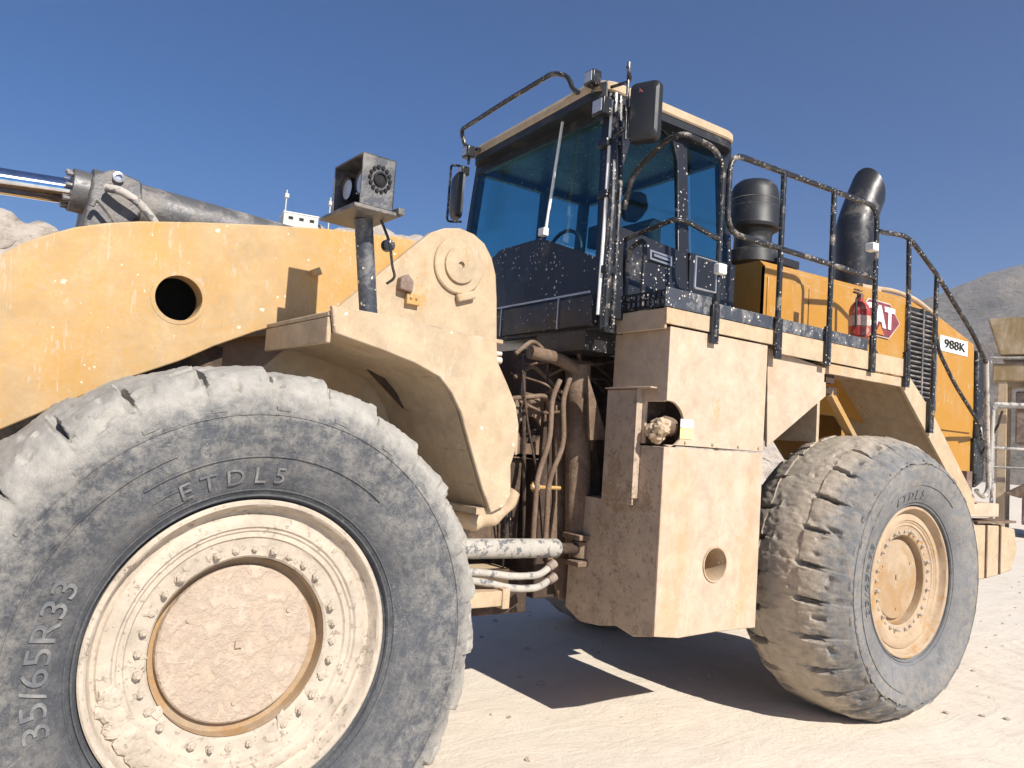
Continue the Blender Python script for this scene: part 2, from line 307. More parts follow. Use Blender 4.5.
    def build(s, name, mat, parent=None, F=False, bevel=0., mirror=False, angle=32):
        if mirror:
            for v_ in s.bm.verts: v_.co.y = -v_.co.y
        if F:
            for v_ in s.bm.verts: v_.co = rotz(v_.co, ART)
        bmesh.ops.recalc_face_normals(s.bm, faces=s.bm.faces[:])
        me = bpy.data.meshes.new(name); s.bm.to_mesh(me); s.bm.free()
        me.polygons.foreach_set('use_smooth', [True]*len(me.polygons)); me.set_sharp_from_angle(angle=math.radians(angle))
        me.materials.append(M[mat] if isinstance(mat, str) else mat)
        o = bpy.data.objects.new(name, me); COL.objects.link(o)
        if parent is not None: o.parent = parent
        if bevel:
            bv = o.modifiers.new('bevel', 'BEVEL'); bv.width = bevel; bv.segments = 2; bv.limit_method = 'ANGLE'; bv.angle_limit = math.radians(40); bv.harden_normals = False
        return o
def empty(name, loc, label, cat, group=None):
    o = bpy.data.objects.new(name, None); o.location = loc; o.empty_display_size = .2; COL.objects.link(o); tag(o, label, cat, group); return o
def tag(o, label=None, cat=None, group=None, kind=None):
    for k, v_ in (('label', label), ('category', cat), ('group', group), ('kind', kind)):
        if v_: o[k] = v_
    return o
def circ(c, r, n=40, r2=None): return [(c[0]+r*math.cos(2*PI*k/n), c[1]+(r2 or r)*math.sin(2*PI*k/n)) for k in range(n)]
def text_mesh(txt, size, extr, bold=0.):
    cu = bpy.data.curves.new('lettering', 'FONT'); cu.body = txt; cu.size = size; cu.extrude = extr; cu.offset = bold; cu.resolution_u = 4
    cu.align_x = 'CENTER'; cu.align_y = 'CENTER'
    o = bpy.data.objects.new('lettering', cu); me = bpy.data.meshes.new_from_object(o); bpy.data.objects.remove(o); return me

# ================================================================== THE WHEEL LOADER
LD = empty('wheel_loader', (0, 0, 0), 'huge dusty yellow articulated wheel loader with black cab filling the picture', 'wheel loader')

# ---------- wheels
WC, WW, TR = 1.295, .45, .985
def tyre_mesh(name, seed, wear, mat, crack=False):
    prof = []     # (radius, lateral offset from wheel centre), outer side first
    pts = [(.500, .335), (.530, .372), (.575, .398), (.640, .418), (.70, .430), (.76, .436), (.785, .435), (.794, .4335), (.80, .4328), (.806, .432), (.815, .4305), (.83, .425), (.85, .418), (.866, .411), (.882, .402), (.896, .393), (.910, .382), (.923, .370), (.935, .356), (.945, .341), (.954, .324), (.961, .305), (.966, .285), (.970, .262)]
    if not crack: pts = [(r_-max(0, r_-.80)*.075, y_) for r_, y_ in pts]
    if crack: pts = [(r_, y_-max(0, r_-.80)*.62*max(0, min(1, (r_-.80)/.06))) for r_, y_ in pts]
    for r, y in pts: prof.append((r, y))
    inner = [(r, -y) for r, y in reversed(pts)]
    for y in [.235, .205, .18, .155, .13, .105, .08, .04, 0, -.04, -.08, -.105, -.13, -.155, -.18, -.205, -.235]: prof.append(((.975 if crack else .970)-.14*y*y*1.6, y*(.66 if crack else 1)))
    prof += inner
    NS = 1040; bm = bmesh.new(); rings = []
    nl = 26
    for i in range(NS):
        a = 2*PI*i/NS; ring = []
        for r, y in prof:
            rr, yy = r, y
            ay = abs(y)
            if crack and y > 0 and .79 < r < .81 and math.cos(a) > -.55:
                jn = .014*noise.noise(Vector((math.cos(a)*6, math.sin(a)*6, 1)))+.010*noise.noise(Vector((math.cos(a)*26, math.sin(a)*26, 2))); rr += jn
                if r == .80: yy -= .045*min(1, max(0, .35+noise.noise(Vector((math.cos(a)*5, math.sin(a)*5, 9)))*2))
            ph = (a/(2*PI)*nl + (0 if y > 0 else .5) + .25*(ay-.3)*2 + .12*noise.noise(Vector((math.cos(a)*3, math.sin(a)*3, seed)))) % 1
            w = .085 if crack else (.055 if r > .90 else .065)
            # transverse shoulder grooves that open into the shoulder
            if r > .86 and ay > .06:
                g = max(0, 1-abs(ph-.5)/w); g = min(1, g*5)
                dep = (.06 if crack else .085)*wear*max(0, min(1, (ay-(.13 if crack else .12))/.03))*(1 if ay < (.25 if crack else .30) else max(.25, 1-(ay-(.25 if crack else .30))/.07))*(.6+.6*abs(noise.noise(Vector((math.floor(a/(2*PI)*nl+(0 if y > 0 else .5))*1.7, seed, 0)))*2))
                if r < .965: dep *= max(0, (r-.86)/.105)
                rr -= dep*g
            p3 = Vector((math.cos(a)*r*5, y*7, math.sin(a)*r*5+seed))
            if r > .80:
                k = min(1, (r-.80)/.12); n1 = noise.noise(p3*1.6); n2 = noise.noise(p3*5)
                n3 = noise.noise(p3*9); chip = max(0, noise.noise(p3*3.3+Vector((4, 4, 4)))-.25)*(.07 if ay > .24 else .02); rr += k*(.005*n1+.005*n2+.004*n3-chip); yy += k*(.004*noise.noise(p3*6)-chip*.7+.003*n3+(.010*noise.noise(p3*3.5+Vector((1, 2, 3))) if crack else 0))*(1 if y > 0 else -1)
                # chewed step at each lug edge
                st = (ph-.5) if ph > .5 else (ph+.5)
                rr += k*(.022 if crack else .032)*(st-.5)*(1 if ay > .25 else ay/.25)
            else:
                yy += .002*noise.noise(p3*3)
            ring.append([rr*math.cos(a), yy, rr*math.sin(a)])
        rings.append(ring)
    vs = []
    for ring in rings:
        q = []
        for x, y, z in ring:
            if z < -.93:                      # contact patch settles into the ground
                z = -.93-(-.93-z)*.38
            q.append(bm.verts.new((x, y, z)))
        vs.append(q)
    for i in range(NS):
        j = (i+1) % NS
        for k in range(len(prof)-1): bm.faces.new((vs[i][k], vs[i][k+1], vs[j][k+1], vs[j][k]))
    # moulded ribs on the sidewall
    def ring_rib(r, y, a0, a1, h=.006, w=.004):
        n = int(abs(a1-a0)/.02)+2; prev = None
        for k in range(n):
            a = a0+(a1-a0)*k/(n-1); c_, s_ = math.cos(a), math.sin(a)
            q = [bm.verts.new((rr*c_, yy, rr*s_)) for rr, yy in ((r-w, y-.004), (r-w*.5, y+h), (r+w*.5, y+h), (r+w, y-.004))]
            if prev:
                for t in range(3): bm.faces.new((prev[t], prev[t+1], q[t+1], q[t]))
            prev = q
    def side_y(r):
        for (r0, y0), (r1, y1) in zip(pts, pts[1:]):
            if r0 <= r <= r1: return y0+(y1-y0)*(r-r0)/(r1-r0)
        return .43
    ring_rib(.66, side_y(.66), PI*.30, PI*.72)
    ring_rib(.715, side_y(.715), -PI*.42, PI*.36)
    ring_rib(.80, side_y(.80), -PI, PI, .004, .003)
    ring_rib(.545, side_y(.545), -PI, PI, .004, .004)
    for k_ in range(24):
        a_ = 2*PI*k_/24; ring_rib(.82, side_y(.82), a_, a_+.06, .005, .010)
    ring_rib(.525, side_y(.53), 0, 2*PI, .008, .005)
    def lettering(txt, size, rad, amid, bold=.0, stretch=1.15):
        me = text_mesh(txt, size, .0035, bold)
        b2 = bmesh.new(); b2.from_mesh(me); bmesh.ops.subdivide_edges(b2, edges=[e for e in b2.edges if e.calc_length() > .02], cuts=2)
        mp = {}
        for v_ in b2.verts:
            # seen from outside (+y), photo-left is +x: reading direction runs towards -x
            a = amid-(-v_.co.x*stretch)/rad; rr = rad+v_.co.y
            mp[v_.index] = bm.verts.new((rr*math.cos(a), side_y(rr)+.003+v_.co.z, rr*math.sin(a)))
        for f in b2.faces:
            try: nf = bm.faces.new([mp[v_.index] for v_ in f.verts]); nf.material_index = 1
            except ValueError: pass
        b2.free()
    lettering('E T D L 5', .078, .592, PI*.438)
    for ra_ in (.565, .61): ring_rib(ra_, side_y(ra_), PI*.30, PI*.36, .004, .003)
    lettering('35/65R33', .10, .62, PI*.028, .0, 1.2)
    bmesh.ops.recalc_face_normals(bm, faces=bm.faces[:])
    me = bpy.data.meshes.new(name); bm.to_mesh(me); bm.free()
    me.polygons.foreach_set('use_smooth', [True]*len(me.polygons)); me.set_sharp_from_angle(angle=math.radians(38)); me.materials.append(M[mat]); me.materials.append(M['letters']); return me

rimprof = [(.500, .335), (.508, .350), (.508, .362), (.502, .366), (.492, .366), (.484, .358), (.478, .332), (.468, .318), (.455, .314), (.450, .322), (.430, .330), (.412, .330), (.405, .322), (.398, .322), (.392, .316), (.376, .316), (.370, .308), (.352, .304), (.310, .300), (.302, .292), (.300, .235), (0, .235)]
rimback = [(.508, -.335), (.508, -.362), (.49, -.366), (.45, -.30), (.40, -.1), (.3, -.05), (0, -.05)]
hubprof = [(0, .262), (.262, .262), (.268, .257), (.270, .250), (.271, .2345)]
def rim_mesh(seed, amp):
    b = MB(); b.lathe(rimprof, (0, 0, 0), 'y', 160); b.lathe(rimback, (0, 0, 0), 'y', 64); b.lathe([(.505, -.34), (.48, -.2), (.48, .2), (.50, .335)], (0, 0, 0), 'y', 96)
    for v_ in b.bm.verts:
        r = math.hypot(v_.co.x, v_.co.z)
        if v_.co.y > .29 and r < .49: v_.co += Vector((0, 1, 0))*amp*(noise.noise(v_.co*9+Vector((seed, 0, 0)))+.6*noise.noise(v_.co*28)); 
    return b
tyA = tyre_mesh('tyre', 3.3, 1., 'tyre_front'); tyB = tyre_mesh('tyre', 8.1, 1.25, 'tyre_rear', True)
nutm = None
def wheel(cx, side, F, kind):
    c = Vector((cx, WC*side, .945)); c = rotz(c, ART) if F else c
    rz = (ART if F else 0)+(0 if side > 0 else PI)
    w = rim_mesh(cx, .006 if kind == 'f' else .0025).build('wheel', 'rim' if kind == 'f' else 'rimy', LD); w.location = c; w.rotation_euler = (0, 0, rz)
    t = bpy.data.objects.new('tyre', tyA if kind == 'f' else tyB); COL.objects.link(t); t.parent = w
    h = MB().lathe(hubprof, (0, 0, 0), 'y', 96)
    if kind == 'f': h.box(-.012, .012, .259, .272, -.012, .012)
    else: h.box(-.014, .014, .259, .27, .0, .03)
    for k in range(3):
        a = .5+k*2.1; h.lathe([(0, .268), (.008, .268), (.009, .26)], (.2*math.cos(a), 0, .2*math.sin(a)), 'y', 8)
    h.build('hub_cap', 'hub' if kind == 'f' else 'hoop', w)
    MB().lathe([(.2995, .2355), (.2995, .292)], (0, 0, 0), 'y', 96).lathe([(.2995, .2362), (.271, .2362)], (0, 0, 0), 'y', 96).build('hub_wall', 'hoop', w)
    if side > 0:
        global nutm
        if nutm is None:
            b = MB(); b.lathe([(.0195, 0), (.0195, .006), (.0145, .008), (.0145, .024), (.011, .028), (.007, .028), (.007, .034), (0, .034)], (0, 0, 0), 'y', 6, )
            o = b.build('wheel_nut', 'rim'); nutm = o.data; bpy.data.objects.remove(o)
        for k in range(32):
            if kind == 'f' and k in (5, 13, 22, 27): continue
            a = 2*PI*k/32+.04; n = bpy.data.objects.new('wheel_nut', nutm); COL.objects.link(n); n.parent = w
            n.location = (.333*math.cos(a), .298+.003*math.sin(k*5.1), .333*math.sin(a)); n.rotation_euler = (0, a*3.3, 0); n.scale = (.9+.15*math.sin(k*3.7), .7+.3*math.sin(k*2.3), .9+.15*math.sin(k*3.7))
        if kind == 'f':
            cb_ = MB(); rq = random.Random(5)
            for k in range(55):
                a = rq.uniform(0, 2*PI); rad_ = rq.choice((.315, .333, .35, .36, .385, .42, .455)); sz = rq.uniform(.003, .011)*(1.6 if math.sin(a) < -.3 else 1)
                cb_.ball((rad_*math.cos(a), .302+(.012 if .39 < rad_ < .45 else 0), rad_*math.sin(a)), (sz*rq.uniform(1, 2.2), sz*.55, sz*rq.uniform(1, 2.2)), .8, k, 2)
            for k in range(26):
                a = math.radians(312+k*1.4); cb_.ball(((.425+.012*math.sin(k))*math.cos(a), .322, (.425+.012*math.sin(k))*math.sin(a)), (.030, .012, .026), .5, k, 2)
            o = cb_.build('mud_clods', 'rim', w); tag(o, kind='stuff')
    return w
wheel(2.275, 1, True, 'f'); wheel(2.275, -1, True, 'f'); wheel(-2.275, 1, False, 'r'); wheel(-2.275, -1, False, 'r')

# ---------- front frame, arms, linkage (front-frame coordinates, F=True)
TY = .80
tow = py([(423, 239), (432, 232), (445, 228), (460, 228), (474, 234), (485, 244), (492, 258), (496, 275), (497, 300), (497, 362)], TY, True)
tow += [(.66, 1.9), (.82, 1.62), (1.05, 1.45), (1.15, .80), (1.9, .80), (2.15, 1.35), (2.02, 1.95), (1.85, 2.12)]
ff = MB().plate(tow, 1, TY, .05).plate(tow, 1, -TY+.05, .05)
ff.box(1.0, 2.0, -.75, .75, 1.15, 1.65).box(.9, 1.15, -.75, .75, 1.65, 2.35).box(1.95, 2.55, -.9, .9, .78, 1.12)
ff.box(.15, .75, -.35, .35, 1.62, 1.76).box(.15, .75, -.35, .35, .78, .9)
frame_f = ff.build('front_frame', 'tower', LD, True, .006)
pv = pk(458, 266, 1, TY, True)
cap = MB().lathe([(.155, .0), (.155, .012), (.148, .018), (.10, .02), (.098, .034), (.02, .036), (.018, .02), (0, .02)], (pv.x, TY, pv.z), 'y', 48)
cap.build('pin_cap', 'tower', frame_f, True)
bp = pk(464, 297, 1, TY, True); MB().box(bp.x-.06, bp.x+.06, TY, TY+.035, bp.z-.022, bp.z+.022, Matrix.Rotation(.35, 3, 'Y')).build('pin_keeper', 'tower', frame_f, True, .01)
kp = pk(496, 360, 1, TY+.2, True); MB().lathe([(0, -.03), (.018, -.03), (.02, .03), (0, .03)], (kp.x, TY+.2, kp.z), 'x', 10).lathe([(0, -.03), (.012, -.03), (.012, .05), (0, .05)], (kp.x, TY+.2, kp.z+.035), 'x', 10).build('grease_fitting', 'mud', frame_f, True)

AY = .745
top = py([(0, 255), (20, 244), (45, 235), (75, 227), (105, 223), (140, 221), (200, 222), (270, 225), (330, 229), (400, 237), (440, 246)], AY, True)
bot = py([(470, 300), (400, 316), (340, 318), (290, 322), (255, 332), (215, 346), (180, 361), (120, 381), (60, 405), (0, 430)], AY, True)
armo = [(4.75, .35), (4.95, .62), (4.75, 1.05), (4.35, 1.52), (3.9, 1.92), (3.45, 2.15)]+top+[(.82, 2.66), (.80, 2.5)]+bot+[(3.5, 1.35), (4.1, .95), (4.45, .55)]
hc = pk(179, 298, 1, AY, True)
arm = MB().plate(armo, 1, AY, .10, [circ((hc.x, hc.z), .098)]).build('loader_arm', 'arm', LD, True, .006)
MB().lathe([(.098, -.0), (.101, .0), (.116, -.001), (.118, -.012)], (hc.x, AY+.003, hc.z), 'y', 40).build('hole_rim', 'arm', arm, True)
def knob(u, v, du, name='mounting_block', n=5, mat='arm'):
    p = pk(u, v, 1, AY, True); b = MB(); rad = du
    b.plate([(p.x+rad*math.cos(2*PI*k/n+.3), p.z+rad*math.sin(2*PI*k/n+.3)) for k in range(n)], 1, AY+.05, .055); return b.build(name, mat, arm, True, .005)
knob(314, 273, .026, n=4)
p = pk(402, 285, 1, TY, True); MB().plate([(p.x+.035, p.z-.03), (p.x+.03, p.z+.03), (p.x-.01, p.z+.055), (p.x-.045, p.z+.02), (p.x-.04, p.z-.04)], 1, TY+.045, .05).build('five_sided_block', 'rusty', frame_f, True, .006)  # raised five-sided block in brown
p = pk(411, 300, 1, TY, True); MB().box(p.x-.04, p.x+.04, TY, TY+.03, p.z-.028, p.z+.03).box(p.x-.02, p.x-.008, TY+.03, TY+.04, p.z-.0, p.z+.012).box(p.x+.012, p.x+.024, TY+.03, TY+.04, p.z-.0, p.z+.012).build('bracket', 'arm', frame_f, True, .004)
MB().plate(armo, 1, AY, .10, [circ((hc.x, hc.z), .098)]).build('loader_arm', 'arm', LD, True, .006, mirror=True)
MB().lathe([(.10, -.102), (.16, -.102), (.16, -.34), (0, -.34)], (hc.x, AY, hc.z), 'y', 32).build('hole_shade_cup', 'dark', arm, True)  # added near-black cup; its colour stands for the shade inside the hole
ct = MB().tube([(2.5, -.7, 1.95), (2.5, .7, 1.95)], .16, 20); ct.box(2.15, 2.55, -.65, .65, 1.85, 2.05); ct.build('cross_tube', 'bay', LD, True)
# tilt cylinder on the centre line
j = pk(95, 196, 1, 0, True); e0 = pk(-140, 160, 1, 0, True); e1 = pk(290, 247, 1, 0, True)
dirb = (e1-j).normalized(); cyl = MB().tube([j+dirb*.05, e1+dirb*.5], .118, 32)
cyl.lathe([(0, 0), (.02, 0), (.02, 0)], j, 'y', 3)
cylo = cyl.build('tilt_cylinder', 'steel', LD, True)
MB().tube([j-dirb*.02, e0+(e0-j)*.6], .062, 32).build('piston_rod', 'chrome', cylo, True)
g = MB().tube([j-dirb*.11, j-dirb*.03], .105, 28).tube([j-dirb*.03, j+dirb*.03], .128, 28)
for k in range(8):
    a = 2*PI*k/8; nrm = Vector((0, 1, 0)); b2 = dirb.cross(nrm); q = j-dirb*.11+(nrm*math.cos(a)+b2*math.sin(a))*.085; g.tube([q-dirb*.03, q], .014, 6)
g.build('gland', 'steel', cylo, True, .003)
jj = pk(115, 200, 1, .16, True)
tr = MB().plate([(jj.x+.12, jj.z-.16), (jj.x+.10, jj.z+.10), (jj.x+.02, jj.z+.15), (jj.x-.11, jj.z+.12), (jj.x-.13, jj.z-.02), (jj.x-.06, jj.z-.16)], 1, .16, .32).build('trunnion', 'steel', cylo, True, .012)
q = pk(118, 178, 1, .16, True); MB().lathe([(.026, 0), (.026, .02), (.015, .022), (.015, .01), (0, .01)], (q.x, .16, q.z), 'y', 20).build('bolt', 'trim', cylo, True)
h = MB(); h.tube([pk(106, 188, 1, .2, True), pk(120, 190, 1, .24, True), pk(140, 203, 1, .24, True), pk(158, 226, 1, .24, True), pk(170, 250, 1, .24, True)], .020, 12, .08)
h.build('hydraulic_hose', 'white', cylo, True)
h = MB(); h.tube([pk(92, 206, 1, .22, True), pk(96, 198, 1, .22, True), pk(110, 214, 1, .22, True), pk(116, 224, 1, .22, True)], .011, 8, .03); h.build('grease_line', 'steel', cylo, True)

# front fender
FY = 1.50
lip = py([(332, 305), (400, 317), (497, 341), (498, 362), (508, 385), (516, 405), (519, 425), (518, 443), (511, 465), (511, 495), (505, 506), (491, 513), (482, 487), (472, 452), (461, 412), (452, 393), (440, 377), (415, 363), (380, 349), (335, 333)], FY, True)
fd = MB().plate(lip, 1, FY, .025)
zt = 2.165; xf = lip[0][0]
fd.box(1.16, xf, .80, FY-.025, zt-.02, zt)                     # top sheet
fd.box(xf-.02, xf, .80, FY-.027, zt-.125, zt-.022)             # front lip
under = lip[11:]                                               # arch, rear to front
for (x0, z0), (x1, z1) in zip(under, under[1:]):
    q = [fd.v(p_) for p_ in ((x0+.002, FY-.026, z0+.004), (x1+.002, FY-.026, z1+.004), (x1+.002, .83, z1+.004), (x0+.002, .83, z0+.004))]; fd.bm.faces.new(q)
    q2 = [fd.v(p_) for p_ in ((x0-.012, FY-.026, z0+.018), (x0-.012, .83, z0+.018), (x1-.012, .83, z1+.018), (x1-.012, FY-.026, z1+.018))]; fd.bm.faces.new(q2)
fender_f = fd.build('front_fender', 'fender', LD, True, .005, angle=28)
fb = MB(); q0 = under[0]; fb.box(q0[0]-.10, q0[0]+.06, 1.05, FY-.03, q0[1]-.01, q0[1]+.02)
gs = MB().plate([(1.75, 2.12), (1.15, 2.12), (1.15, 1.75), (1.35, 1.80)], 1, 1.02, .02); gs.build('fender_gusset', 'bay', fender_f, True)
fb.build('fender_foot', 'fender', fender_f, True)
mm = MB().tube([pk(u, v_, 1, 1.2, True) for u, v_ in ((438, 512), (452, 519), (472, 522), (492, 518), (506, 506), (512, 492))], .045, 14, .1); mm.rough(.016, 14, 3)
mm.build('mud_cake', 'fender', fender_f, True, angle=60)
q = pk(468, 500, 1, 1.2, True); MB().box(q.x-.05, q.x+.05, 1.1, 1.3, q.z-.04, q.z+.035, Matrix.Rotation(-.5, 3, 'Y')).build('fender_bracket', 'arm', fender_f, True, .004)

# guarded headlight on a post
xs0, xs1 = 1.775, 1.925; zb, zt2 = 2.61, 2.825; y0, y1 = 1.21, 1.48
hl = MB(); rt = None
t_ = .008
hl.box(xs0, xs1, y1-t_, y1, zb, zt2).box(xs0, xs1, y0, y0+t_, zb, zt2).box(xs0, xs1, y0, y1, zt2-t_, zt2).box(xs0, xs1, y0, y1, zb, zb+t_).box(xs0, xs0+t_, y0, y1, zb, zt2)
hlo = hl.build('headlight', 'guardsteel', LD, True, .002)
MB().box(xs0-.02, xs1+.035, y0-.03, y1+.03, zb-.022, zb-.006).box(xs0-.03, xs0+.0, y1-.05, y1+.05, zb-.016, zb+.012).build('mounting_plate', 'steel', hlo, True, .003)
for yy in (1.28, 1.41):
    MB().lathe([(0, xs1-.035), (.042, xs1-.035), (.052, xs1-.028), (.052, xs1-.09), (.03, xs1-.12), (0, xs1-.12)], (0, yy, 2.72), 'x', 24).build('lamp_body', 'black', hlo, True)
    MB().lathe([(0, xs1-.030), (.042, xs1-.033)], (0, yy, 2.72), 'x', 24).build('lens', 'lens', hlo, True)
rg = MB()
for k in range(14):
    a = 2*PI*k/14; rg.lathe([(0, .008), (.008, .008), (.009, 0)], (1.845+.045*math.cos(a), y1, 2.73+.05*math.sin(a)), 'y', 6)
rg.lathe([(.030, 0), (.030, .01), (.022, .014), (.022, .006), (0, .006)], (1.845, y1, 2.73), 'y', 20).build('vent', 'dark', hlo, True)
MB().tube([(1.84, 1.35, zb-.02), (1.765, 1.33, 2.16)], .038, 20).build('post', 'scuffed', hlo, True)
h = MB(); h.tube([(1.79, 1.40, 2.60), (1.745, 1.42, 2.50), (1.725, 1.42, 2.40), (1.70, 1.41, 2.36), (1.735, 1.40, 2.33)], .006, 8, .04).lathe([(0, .0), (.026, 0), (.026, .03), (0, .03)], (1.745, 1.39, 2.49), 'y', 16); h.build('cable', 'black', hlo, True)

# front axle
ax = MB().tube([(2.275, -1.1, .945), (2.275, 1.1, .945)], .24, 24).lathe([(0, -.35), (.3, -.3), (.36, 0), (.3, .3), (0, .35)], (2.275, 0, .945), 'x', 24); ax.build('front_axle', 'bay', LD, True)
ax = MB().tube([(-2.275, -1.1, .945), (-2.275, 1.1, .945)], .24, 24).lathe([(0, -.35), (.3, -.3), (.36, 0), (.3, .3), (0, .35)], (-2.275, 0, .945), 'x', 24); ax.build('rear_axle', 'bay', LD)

# ---------- hitch bay between the frames
bay = MB(); bay.box(-1.3, -.05, -.45, .38, .70, 2.35).box(-.32, .30, -.42, .30, 1.70, 1.80).box(-.32, .30, -.42, .30, .74, .84).box(-1.2, .35, -.5, -.3, .9, 2.3)  # last slab is an added backing that keeps light from showing through
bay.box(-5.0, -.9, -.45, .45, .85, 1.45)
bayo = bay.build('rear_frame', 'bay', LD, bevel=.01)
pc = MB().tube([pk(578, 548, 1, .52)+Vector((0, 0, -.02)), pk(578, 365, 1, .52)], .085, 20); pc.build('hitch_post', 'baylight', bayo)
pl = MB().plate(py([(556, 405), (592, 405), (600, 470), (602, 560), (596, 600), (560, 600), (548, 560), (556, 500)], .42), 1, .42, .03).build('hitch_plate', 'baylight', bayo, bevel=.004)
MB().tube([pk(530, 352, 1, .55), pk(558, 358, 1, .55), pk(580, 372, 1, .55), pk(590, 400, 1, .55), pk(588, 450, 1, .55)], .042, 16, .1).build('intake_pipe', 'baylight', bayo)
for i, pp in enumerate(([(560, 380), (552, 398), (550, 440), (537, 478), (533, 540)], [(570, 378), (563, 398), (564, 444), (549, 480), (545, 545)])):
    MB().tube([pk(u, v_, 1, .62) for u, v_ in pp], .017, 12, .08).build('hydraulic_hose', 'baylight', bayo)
cl = MB()
rr_ = random.Random(4)
for k in range(16):
    u = 498+rr_.random()*75; v_ = 348+rr_.random()*55; a = pk(u, v_, 1, .35+rr_.random()*.25); b_ = pk(u+rr_.uniform(12, 45), v_+rr_.uniform(-16, 14), 1, .35+rr_.random()*.25); c_ = pk(u+rr_.uniform(30, 60), v_+rr_.uniform(0, 30), 1, .4)
    cl.tube([a, b_, c_], rr_.uniform(.007, .016), 8, .05)
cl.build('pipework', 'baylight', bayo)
for k in range(5):
    u = 503+k*11+rr_.uniform(-3, 3); yv = .38+rr_.uniform(0, .2); sw_ = rr_.uniform(-14, 14)
    MB().tube([pk(u+sw_, 345+rr_.uniform(0, 30), 1, yv), pk(u+sw_*.6, 420, 1, yv), pk(u-sw_*.5, 480, 1, yv), pk(u, 545+rr_.uniform(0, 30), 1, yv-.05)], rr_.choice((.007, .009, .012)), 8, .1).build('thin_hose', rr_.choice(('bay', 'black')), bayo)
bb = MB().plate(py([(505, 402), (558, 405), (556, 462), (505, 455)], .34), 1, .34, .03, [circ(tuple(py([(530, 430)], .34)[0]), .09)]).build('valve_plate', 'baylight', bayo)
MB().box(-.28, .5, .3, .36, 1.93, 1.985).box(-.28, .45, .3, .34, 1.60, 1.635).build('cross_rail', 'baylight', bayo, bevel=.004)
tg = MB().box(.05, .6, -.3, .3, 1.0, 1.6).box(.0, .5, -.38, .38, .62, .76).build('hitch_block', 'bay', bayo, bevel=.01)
b = MB(); p0 = pk(535, 487, 1, .6); b.ball((p0.x, p0.y, p0.z), (.03, .03, .035), .3, 2).tube([p0, pk(560, 488, 1, .6)], .012, 8).build('valve', 'arm', bayo)
# a small web of brown brackets on the frame
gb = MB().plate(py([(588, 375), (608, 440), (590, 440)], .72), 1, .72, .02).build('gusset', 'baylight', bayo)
# steering cylinder and hoses
p0 = pk(440, 549, 1, .72); p1 = pk(556, 548, 1, .62)
sc = MB().tube([p0+(p0-p1)*.3, p1], .058, 24); sco = sc.build('steering_cylinder', 'white', LD)
p2 = pk(582, 549, 1, .58); MB().tube([p1, p2+(p2-p1)*.4], .035, 16).build('piston_rod', 'bay', sco)
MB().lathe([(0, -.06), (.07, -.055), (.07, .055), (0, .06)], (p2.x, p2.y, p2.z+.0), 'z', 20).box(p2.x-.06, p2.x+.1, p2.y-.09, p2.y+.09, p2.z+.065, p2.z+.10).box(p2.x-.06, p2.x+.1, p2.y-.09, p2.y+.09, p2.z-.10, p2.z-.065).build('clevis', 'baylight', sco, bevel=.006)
MB().tube([p0+Vector((.1, 0, 0)), p0+(p1-p0)*.12], .066, 24).build('end_collar', 'tower', sco)
for pp in ([(440, 572), (480, 572), (515, 577), (540, 575), (551, 566)], [(440, 580), (480, 581), (512, 589), (538, 588), (551, 579)]):
    hp_ = [pk(u, v_, 1, .74) for u, v_ in pp]; ho = MB().tube(hp_, .021, 14, .1).build('hydraulic_hose', 'white', sco)
    ho_d = (hp_[-1]-hp_[-2]).normalized(); MB().tube([hp_[-1]-ho_d*.02, hp_[-1]+ho_d*.035], .027, 12).build('hose_fitting', 'rusty', sco, bevel=.002)
a0 = pk(430, 590, 1, .8); a1 = pk(507, 606, 1, .8); MB().box(a1.x, a0.x+.2, .55, .8, a1.z, a1.z+.085).box(a1.x-.01, a1.x+.04, .54, .81, a1.z-.015, a1.z+.1).build('axle_bracket', 'tower', LD, bevel=.005)

# ---------- cabinets below the cab (left side)
XF, XB, YO = -.25, -1.15, 1.27
# upper cabinet with a lamp recess cut in its front outer edge
nc = (XF-.02, 1.87); rN = .135
side = [(XB, 1.75), (XB, 2.44), (XF, 2.44), (XF, 2.005)]+[(nc[0]+rN*math.cos(a), nc[1]+rN*math.sin(a)) for a in [math.radians(q) for q in range(100, 261, 10)] if nc[0]+rN*math.cos(a) < XF]+[(XF, 1.75)]
uc = MB().plate(side, 1, YO, .02)
fr = [(.80, 1.75), (1.10, 1.75), (1.10, 2.0), (1.25, 2.0), (1.25, 2.44), (.80, 2.44)]
uc.plate(fr, 0, XF, .02).box(XB, XF-.02, .80, .82, 1.75, 2.44).box(XB, XB+.02, .82, 1.25, 1.75, 2.44).box(XB+.02, XF-.02, .82, 1.25, 2.42, 2.44)
ucab = uc.build('upper_cabinet', 'box', LD, bevel=.004)
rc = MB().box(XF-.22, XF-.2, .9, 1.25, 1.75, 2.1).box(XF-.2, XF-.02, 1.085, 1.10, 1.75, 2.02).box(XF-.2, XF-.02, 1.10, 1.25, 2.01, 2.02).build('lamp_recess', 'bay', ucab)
lp = MB().lathe([(0, .03), (.045, .025), (.062, 0), (.058, -.06), (0, -.08)], (XF-.08, 1.18, 1.86), 'x', 24); lpo = lp.build('side_lamp', 'baylight', LD)
mb_ = MB()
for k in range(5):
    a = k*2.4; mb_.ball((XF-.035+rr_.uniform(-.02, .02), 1.18+.03*math.cos(a), 1.835+.035*math.sin(a)), (.05, .05, .045), .35, k, 3)
mb_.build('mud_cake', 'fender', lpo)
q = pk(687, 428, 1, YO); MB().box(q.x-.05, q.x+.06, YO+.001, YO+.004, q.z-.0, q.z+.05).build('sticker', 'whitep', ucab); MB().box(q.x-.05, q.x+.06, YO+.001, YO+.0045, q.z-.065, q.z-.003).build('sticker', plain('yellow sticker', (.78, .72, .30)), ucab)
